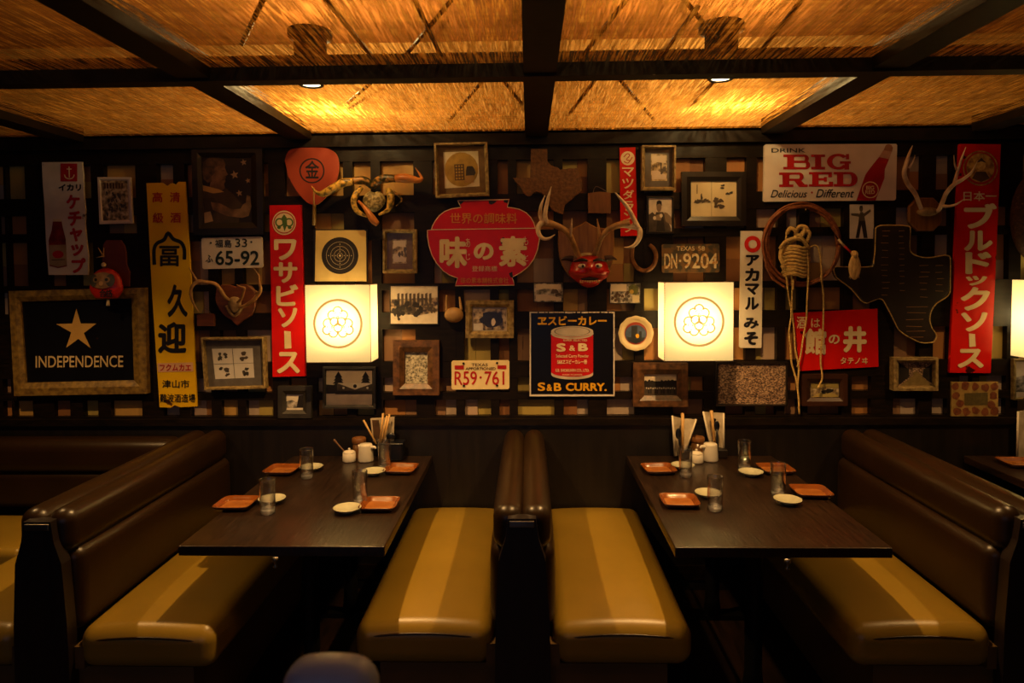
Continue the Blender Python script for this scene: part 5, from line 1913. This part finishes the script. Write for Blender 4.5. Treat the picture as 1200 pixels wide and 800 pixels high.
an.ptube([(*B(95, 310), .18), (*B(80, 250), .19), (*B(98, 150), .2), (*B(125, 50), .2)], [3.0, 2.8, 1.9, .4], ANTLER)
an.ptube([(*B(70, 300), .18), (*B(48, 245), .19), (*B(55, 180), .2), (*B(80, 112), .2)], [3.0, 2.3, 1.6, .4], ANTLER)
an.ptube([(*B(70, 290), .18), (*B(38, 325), .19), (*B(35, 370), .2), (*B(62, 408), .21), (*B(105, 412), .22), (*B(150, 384), .22)], [3.0, 2.9, 2.6, 2.2, 1.5, .4], ANTLER)
an.ptube([(*B(258, 395), .12), (*B(264, 330), .14), (*B(268, 270), .15)], [1.7, 1.3, .35], ANTLER)
an.build('left_antler', th)
an = MB().ptube([(*B(*p), e) for p, e in (((415, 540), .05), ((435, 500), .07), ((460, 430), .1), ((490, 380), .12), ((540, 338), .15), ((610, 312), .17), ((670, 300), .18))], [3.0, 3.2, 3.2, 3.3, 3.4, 3.6, 3.8], ANTLERDK)
an.ptube([(*B(560, 330), .15), (*B(620, 325), .17), (*B(690, 330), .18), (*B(735, 345), .19), (*B(738, 400), .2), (*B(710, 450), .21), (*B(670, 472), .21), (*B(630, 472), .21)], [1.2, 1.9, 2.8, 3.0, 2.8, 2.2, 1.5, .4], ANTLER)
an.ptube([(*B(730, 340), .19), (*B(695, 270), .19), (*B(655, 195), .2), (*B(610, 140), .2), (*B(568, 93), .2)], [2.8, 2.6, 2.2, 1.7, .5], ANTLER)
an.ptube([(*B(458, 420), .11), (*B(455, 350), .13), (*B(443, 275), .14)], [2.0, 1.6, .4], ANTLERDK)
an.build('right_antler', th)

# red demon mask
c = W(*B(390, 625), .075)
th = thing('demon_mask', 'red carved demon mask with open mouth hung on the oak shield plaque', 'mask', (c.x, -.03, c.z))
MR = M('mask_red_lacquer', '#c0170f', '#9c0f0a', rough=.3, scale=10, coat=.3)


def facefn(p):
    x, y, z = p
    w_ = 1.0 + .10 * math.cos(z * 3) + (.1 if -.55 < z < .0 else 0)
    if z > .45:
        z = .45 + (z - .45) * .6
    yy = y
    if y < 0:
        # brow ridge, nose, mouth hollow
        yy -= .35 * math.exp(-((x) ** 2) / .03 - ((z - .05) ** 2) / .05)
        yy -= .18 * math.exp(-((abs(x) - .4) ** 2) / .06 - ((z - .42) ** 2) / .02)
        yy -= .14 * math.exp(-((abs(x) - .55) ** 2) / .05 - ((z + .15) ** 2) / .05)
        yy += .5 * math.exp(-(x ** 2) / .3 - ((z + .5) ** 2) / .018)
    else:
        yy = y * .1
    return Vector((x * w_, yy, z))


MB().ell((c.x, -.055, c.z), (.094, .068, .098), MR, 44, 36, facefn).build('face', th)
for s in (-1, 1):
    e = MB().ell((c.x + s * .042, -.112, c.z + .018), (.022, .016, .014), M('mask_eye_white', '#e0d4bc', '#d0c2a8', rough=.3)).build('eye', th)
    MB().ell((c.x + s * .039, -.124, c.z + .017), (.008, .008, .008), BLACKPAINT).build('pupil', e)
mb = MB()
for s in (-1, 1):
    mb.tube([(c.x + s * .015, -.122, c.z + .045), (c.x + s * .045, -.122, c.z + .052), (c.x + s * .085, -.09, c.z + .042)], [.005, .008, .004], BLACKPAINT)
mb.build('eyebrows', th)
MB().ell((c.x, -.076, c.z - .05), (.064, .02, .017), M('mask_mouth_dark', '#2a0806', '#1c0504', rough=.5)).build('mouth', th)
mb = MB()
for k in range(-4, 5):
    mb.cushion((c.x + k * .012 - .005, -.102 + abs(k) * .003, c.z - .072), (c.x + k * .012 + .005, -.09 + abs(k) * .003, c.z - .058), .003, 0, M('mask_teeth', '#d2b070', '#bc9a58', rough=.4), n=2)
mb.build('teeth', th)
mb = MB()
for s in (-1, 1):
    mb.tube([(c.x + s * .085, -.05, c.z + .055), (c.x + s * .12, -.05, c.z + .06), (c.x + s * .15, -.045, c.z + .05)], [.018, .013, .002], M('mask_ear', '#3a1410', '#2a0e0a', rough=.5), flat=.6)
mb.build('ears', th)

# daruma with its wooden paddle
th = wall_thing('wooden_paddle', 'dark reddish wooden paddle behind the red doll on the left', 'paddle', 114, 280, 153, 336)
B = lambda X, Y: (95 + X / 8, 265 + Y / 8)
plaque(th, [B(*p) for p in ((235, 130), (205, 170), (195, 260), (200, 400), (210, 560), (450, 565), (455, 430), (425, 360), (422, 250), (405, 180), (370, 130))], .012, M('dark_red_board', '#6a2c14', '#54210e', rough=.5, scale=8), 'board', bev=.002)
o = MB().ptube([(*B(160, 200), .02), (*B(200, 265), .022)], [.3, .9], ROPE, n=5).ptube([(*B(140, 295), .02), (*B(215, 280), .022)], [.3, .9], ROPE, n=5).ptube([(*B(215, 200), .02), (*B(210, 290), .022)], [.3, .9], ROPE, n=5).build('straw_tuft', th)
c = W(*B(238, 545), .085)
th = thing('daruma_doll', 'red round papier mache doll with pale face above the gold frame', 'doll', (c.x, c.y, c.z))


def dfn(p):
    x, y, z = p
    w_ = 1.0 + .16 * max(0, -z) ** .5 if z > -.75 else 1.25
    return Vector((x * w_, y * .75, max(z, -.86)))


DR = M('daruma_red', '#c02412', '#a01a0c', rough=.4, scale=12)
MB().ell(c, (.086, .05, .088), DR, 32, 24, dfn).build('body', th)
mb = MB()


def onbody(dx, dz, off=.002):
    k = max(0, 1 - (dx / .098) ** 2 - (dz / .096) ** 2)
    return Vector((c.x + dx, c.y - .0395 * math.sqrt(k) - off, c.z + dz))


def patch(mb, cx_, cz_, rx, rz, mat, off):
    n = 24
    v = [onbody(cx_, cz_, off)]
    f = []
    for rr_ in (.5, 1):
        for k in range(n):
            a = 2 * math.pi * k / n
            v.append(onbody(cx_ + rx * rr_ * math.cos(a), cz_ + rz * rr_ * math.sin(a), off))
    for k in range(n):
        f.append((0, 1 + k, 1 + (k + 1) % n))
        f.append((1 + k, 1 + n + k, 1 + n + (k + 1) % n, 1 + (k + 1) % n))
    mb.add(v, f, mat, True)


patch(mb, 0, .022, .068, .044, M('doll_face', '#9a744c', '#7a5636', rough=.5, scale=30), .005)
for s in (-1, 1):
    patch(mb, s * .046, .022, .022, .034, GREYINK, .0065)
    patch(mb, s * .030, .026, .016, .016, M('doll_eye', '#8a6a44', '#785a38', rough=.5), .008)
    patch(mb, s * .029, .026, .0085, .0085, BLACKPAINT, .0095)
patch(mb, 0, .006, .012, .012, M('doll_nose', '#b88a58', '#a47848', rough=.5), .008)
mb.build('face', th)
mb = MB()
letters(mb, '合格', *B(170, 590), *B(295, 665), .135, BLACKPAINT, .04)
mb.build('lettering', th)
MB().ell(W(*B(212, 362), .09), (.012, .012, .013), CREAM).build('cord_knot', th)
MB().ptube([(*B(255, 690), .09), (*B(252, 745), .09)], [1.2, 2.2], CREAM).build('tassel', th)

# spider crab
B = lambda X, Y: (365 + X / 8.889, 185 + Y / 8.889)
CR = M('crab_shell_amber', '#d8b050', '#5a4a20', rough=.4, scale=48, lo=.38, hi=.56, bump=.2)
CRD = M('crab_shell_dark', '#a87a3c', '#2a2a14', rough=.4, scale=45, lo=.46, hi=.58, bump=.2)
CRP = M('crab_claw_orange', '#c07a38', '#a4602a', rough=.4, scale=10)
th = wall_thing('mounted_crab', 'mottled dried crab with long outstretched claws mounted beside the red fan', 'crab', 365, 194, 495, 266)
cc = W(*B(655, 450), .045)
MB().ell(cc, (.062, .03, .058), M('crab_carapace', '#b8a874', '#6a5c34', rough=.5, scale=70, lo=.42, hi=.58, bump=.4), 28, 18, lambda p: Vector((p.x * (1.0 if p.z > 0 else 1 + p.z * .35), p.y, p.z - (.22 * math.exp(-p.x ** 2 / .05) if p.z > 0 else 0) * p.z))).build('carapace', th)
mb = MB().ptube([(*B(*p), e) for p, e in (((640, 300), .05), ((560, 240), .07), ((480, 235), .08), ((430, 240), .09))], [4.0, 4.8, 4.6, 3.6], CRD)
mb.build('left_arm', th)
mb = MB().ptube([(*B(*p), e) for p, e in (((430, 245), .09), ((330, 260), .1), ((240, 310), .1), ((160, 350), .1), ((90, 370), .1), ((40, 345), .1), ((0, 290), .1))], [4.0, 4.8, 5.0, 4.2, 2.6, 1.4, .3], CR)
mb.ptube([(*B(180, 370), .1), (*B(110, 395), .1), (*B(40, 360), .1), (*B(5, 310), .1)], [2.4, 1.4, .9, .25], CR)
mb.build('left_claw', th)
MB().ptube([(*B(*p), e) for p, e in (((640, 290), .05), ((700, 235), .07), ((780, 215), .08), ((880, 215), .09))], [4.0, 4.8, 5.0, 4.0], CRD).build('right_arm', th)
mb = MB().ptube([(*B(*p), e) for p, e in (((880, 215), .09), ((960, 212), .1), ((1050, 222), .1), ((1110, 232), .1), ((1148, 215), .1), ((1122, 160), .1), ((1080, 100), .1))], [4.4, 5.2, 4.4, 3.2, 2.0, 1.2, .3], CRP)
mb.build('right_claw', th)
mb = MB().ptube([(*B(*p), e) for p, e in (((520, 310), .06), ((470, 370), .08), ((440, 440), .09), ((450, 510), .09), ((490, 565), .09), ((580, 612), .09))], [2.6, 3.8, 3.6, 3.4, 3.0, 1.0], CR)
mb.build('left_leg', th)
mb = MB().ptube([(*B(*p), e) for p, e in (((490, 450), .08), ((540, 500), .1), ((590, 565), .11), ((640, 640), .11), ((690, 690), .11))], [1.6, 2.2, 3.4, 4.6, 3.2], CRP)
mb.build('front_claw', th)
mb = MB().ptube([(*B(*p), e) for p, e in (((800, 330), .06), ((825, 400), .08), ((820, 480), .08), ((790, 545), .08), ((700, 590), .08))], [3.4, 4.4, 4.0, 2.6, 1.2], CR)
mb.build('right_leg', th)
MB().ptube([(*B(840, 350), .05), (*B(900, 385), .05), (*B(940, 440), .04), (*B(880, 500), .03)], [1.6, 1.4, 1.1, .3], CRD).build('hind_leg', th)

# pouch
th = wall_thing('leather_pouch', 'small tan rounded pouch hanging on two straps between two framed photographs', 'pouch', 520, 345, 544, 379)
PO = M('pouch_hide', '#b08c58', '#987444', rough=.55, scale=14)
MB().ell(W(532, 369, .04), (.052, .034, .042), PO).build('bag', th)
MB().ptube([(523.5, 364, .04), (523, 355, .03), (523.5, 346, .008)], [1.8, 1.5, 1.0], PO).ptube([(540.5, 363, .04), (539.5, 356, .03), (538.5, 348, .008)], [1.8, 1.5, 1.0], PO).build('strap', th)

# lariat ring
th = wall_thing('coiled_lariat', 'reddish brown coiled lariat ring hanging under the white bottle sign', 'rope', 893, 237, 989, 337)
mb = MB()
for k, (ox, oy, rx, ry, dd) in enumerate(((0, 0, 44.5, 47, .022), (.8, -.6, 43, 45.5, .032), (-1.2, 1.5, 44.8, 46.5, .038), (1.5, .8, 42, 46.5, .026), (-.5, -.4, 45.3, 48, .03), (-2.2, 2.6, 43.6, 46, .034))):
    pts = [(939.8 + ox + rx * math.cos(2 * math.pi * i / 30), 286.2 + oy + ry * math.sin(2 * math.pi * i / 30), dd + .022 + .004 * math.sin(i * 1.3 + k)) for i in range(31)]
    mb.ptube(pts, 1.5, LEATHROPE, n=7, sub=2)
mb.ptube([(897, 310, .06), (905, 325, .062), (915, 333, .06), (921, 337, .056)], [1.3, 1.3, 1.3, 1.6], LEATHROPE)
mb.build('coil', th)
MB().ptube([(944, 246, .065), (944.5, 240, .03), (943.5, 237, .005)], .5, ROPE, n=5).build('tie', th)

# rope bundle
th = wall_thing('rope_bundle', 'bundle of pale jute rope with long strands hanging inside the lariat ring', 'rope', 912, 264, 966, 485)
U = lambda X, Y: (890 + X / 6.67, 230 + Y / 6.67)
V = lambda X, Y: (820 + X / 4.446, 320 + Y / 4.446)
mb = MB()
cc = W(*U(285, 500), .05)
mb.ell(cc, (.062, .03, .085), ROPE)
for k in range(9):
    y_ = 395 + k * 27
    s = random.uniform(-10, 10)
    mb.ptube([(*U(188 + s, y_ + 14), .05), (*U(235, y_ - 4 + s), .085), (*U(290, y_ + s), .095), (*U(340, y_ + 12), .085), (*U(385 + s * .4, y_ - 2), .05)], 2.3, ROPE, n=7)
for (a, b_, c_, d_) in (((215, 290), (240, 250), (280, 270), (300, 330)), ((280, 300), (310, 238), (365, 245), (385, 300)), ((300, 330), (350, 270), (392, 290), (370, 360)), ((160, 410), (210, 350), (290, 330), (360, 350)), ((230, 380), (290, 310), (330, 330), (380, 400)), ((170, 420), (165, 480), (200, 560), (175, 540)), ((270, 290), (330, 310), (350, 250), (300, 240))):
    mb.ptube([(*U(*a), .07), (*U(*b_), .09), (*U(*c_), .095), (*U(*d_), .08)], 2.2, ROPE, n=7)
mb.build('knotted_bundle', th)
for pts in ([U(215, 262), U(208, 330), U(212, 450), U(214, 600), U(222, 740), V(450, 0), V(462, 110), V(478, 205), V(466, 300), V(474, 400), V(478, 465), V(500, 545), V(514, 640), V(518, 735)],
            [U(240, 375), U(258, 430), U(260, 500), U(250, 600), U(262, 740), V(487, 30), V(480, 180), V(492, 300), V(498, 400), V(516, 490), V(510, 590), V(518, 680)],
            [U(385, 380), U(372, 430), U(382, 540), U(378, 680), V(566, 20), V(560, 140), V(556, 240), V(540, 330), V(525, 430), V(508, 490)],
            [U(395, 395), U(440, 385), U(468, 430), U(484, 560), U(488, 680), V(632, 10), V(644, 110), V(645, 200), V(642, 300), V(632, 400), V(630, 470), V(638, 545), V(614, 602)]):
    MB().ptube([(x_, y_, .075 if i < 6 else .045) for i, (x_, y_) in enumerate(pts)], 1.05, ROPE, n=6, sub=4).build('strand', th)

# feathered dart
th = wall_thing('feather_ornament', 'feather hanging from a red and white stick beside the leather map', 'ornament', 972, 265, 1009, 328)
MB().ptube([(*U(548, 238), .075), (*U(615, 335), .075)], [.25, .8], IRON, n=6).build('stem', th)
MB().ptube([(*U(615, 335), .075), (*U(662, 388), .075)], 1.25, CREAMTXT, n=8).build('white_band', th)
MB().ptube([(*U(662, 388), .075), (*U(718, 440), .075)], 1.25, REDPAINT, n=8).build('red_band', th)
FE = M('feather_down', '#dcb878', '#b08c50', rough=.8, scale=40, stretch=(2, 2, .5), bump=.5)
mb = MB().ell(W(*U(744, 545), .075), (.033, .012, .072), FE, 20, 16, lambda p: Vector((p.x * (1 - .35 * max(0, p.z)) * (1 + .06 * math.sin(p.z * 17)), p.y, p.z)))
mb.ptube([(*U(715, 435), .075), (*U(742, 450), .075), (*U(744, 480), .075)], [1.6, 4, 3], FE)
for k in range(10):
    x_ = 700 + 9 * k
    mb.ptube([(*U(744 + (x_ - 744) * .5, 590), .075), (*U(x_, 618 + random.uniform(0, 30)), .075)], [1.2, .25], FE, n=5)
mb.build('feather', th)

# round basket lid at the right edge
th = wall_thing('hanging_basket', 'brown oval hanging basket above the third lamp, cut by the right edge', 'basket', 1186, 200, 1250, 306)
BK = M('basket_weave', '#4a2e16', '#2e1c0e', rough=.7, scale=70, bump=.6)
MB().ell(W(1216, 254, .04), (.138, .07, .24), BK, 28, 18).build('bowl', th)
MB().ptube([(1216 + 30 * math.cos(2 * math.pi * i / 24), 254 + 51.5 * math.sin(2 * math.pi * i / 24), .035) for i in range(25)], 1.6, BK, n=6, sub=2).build('rim', th)
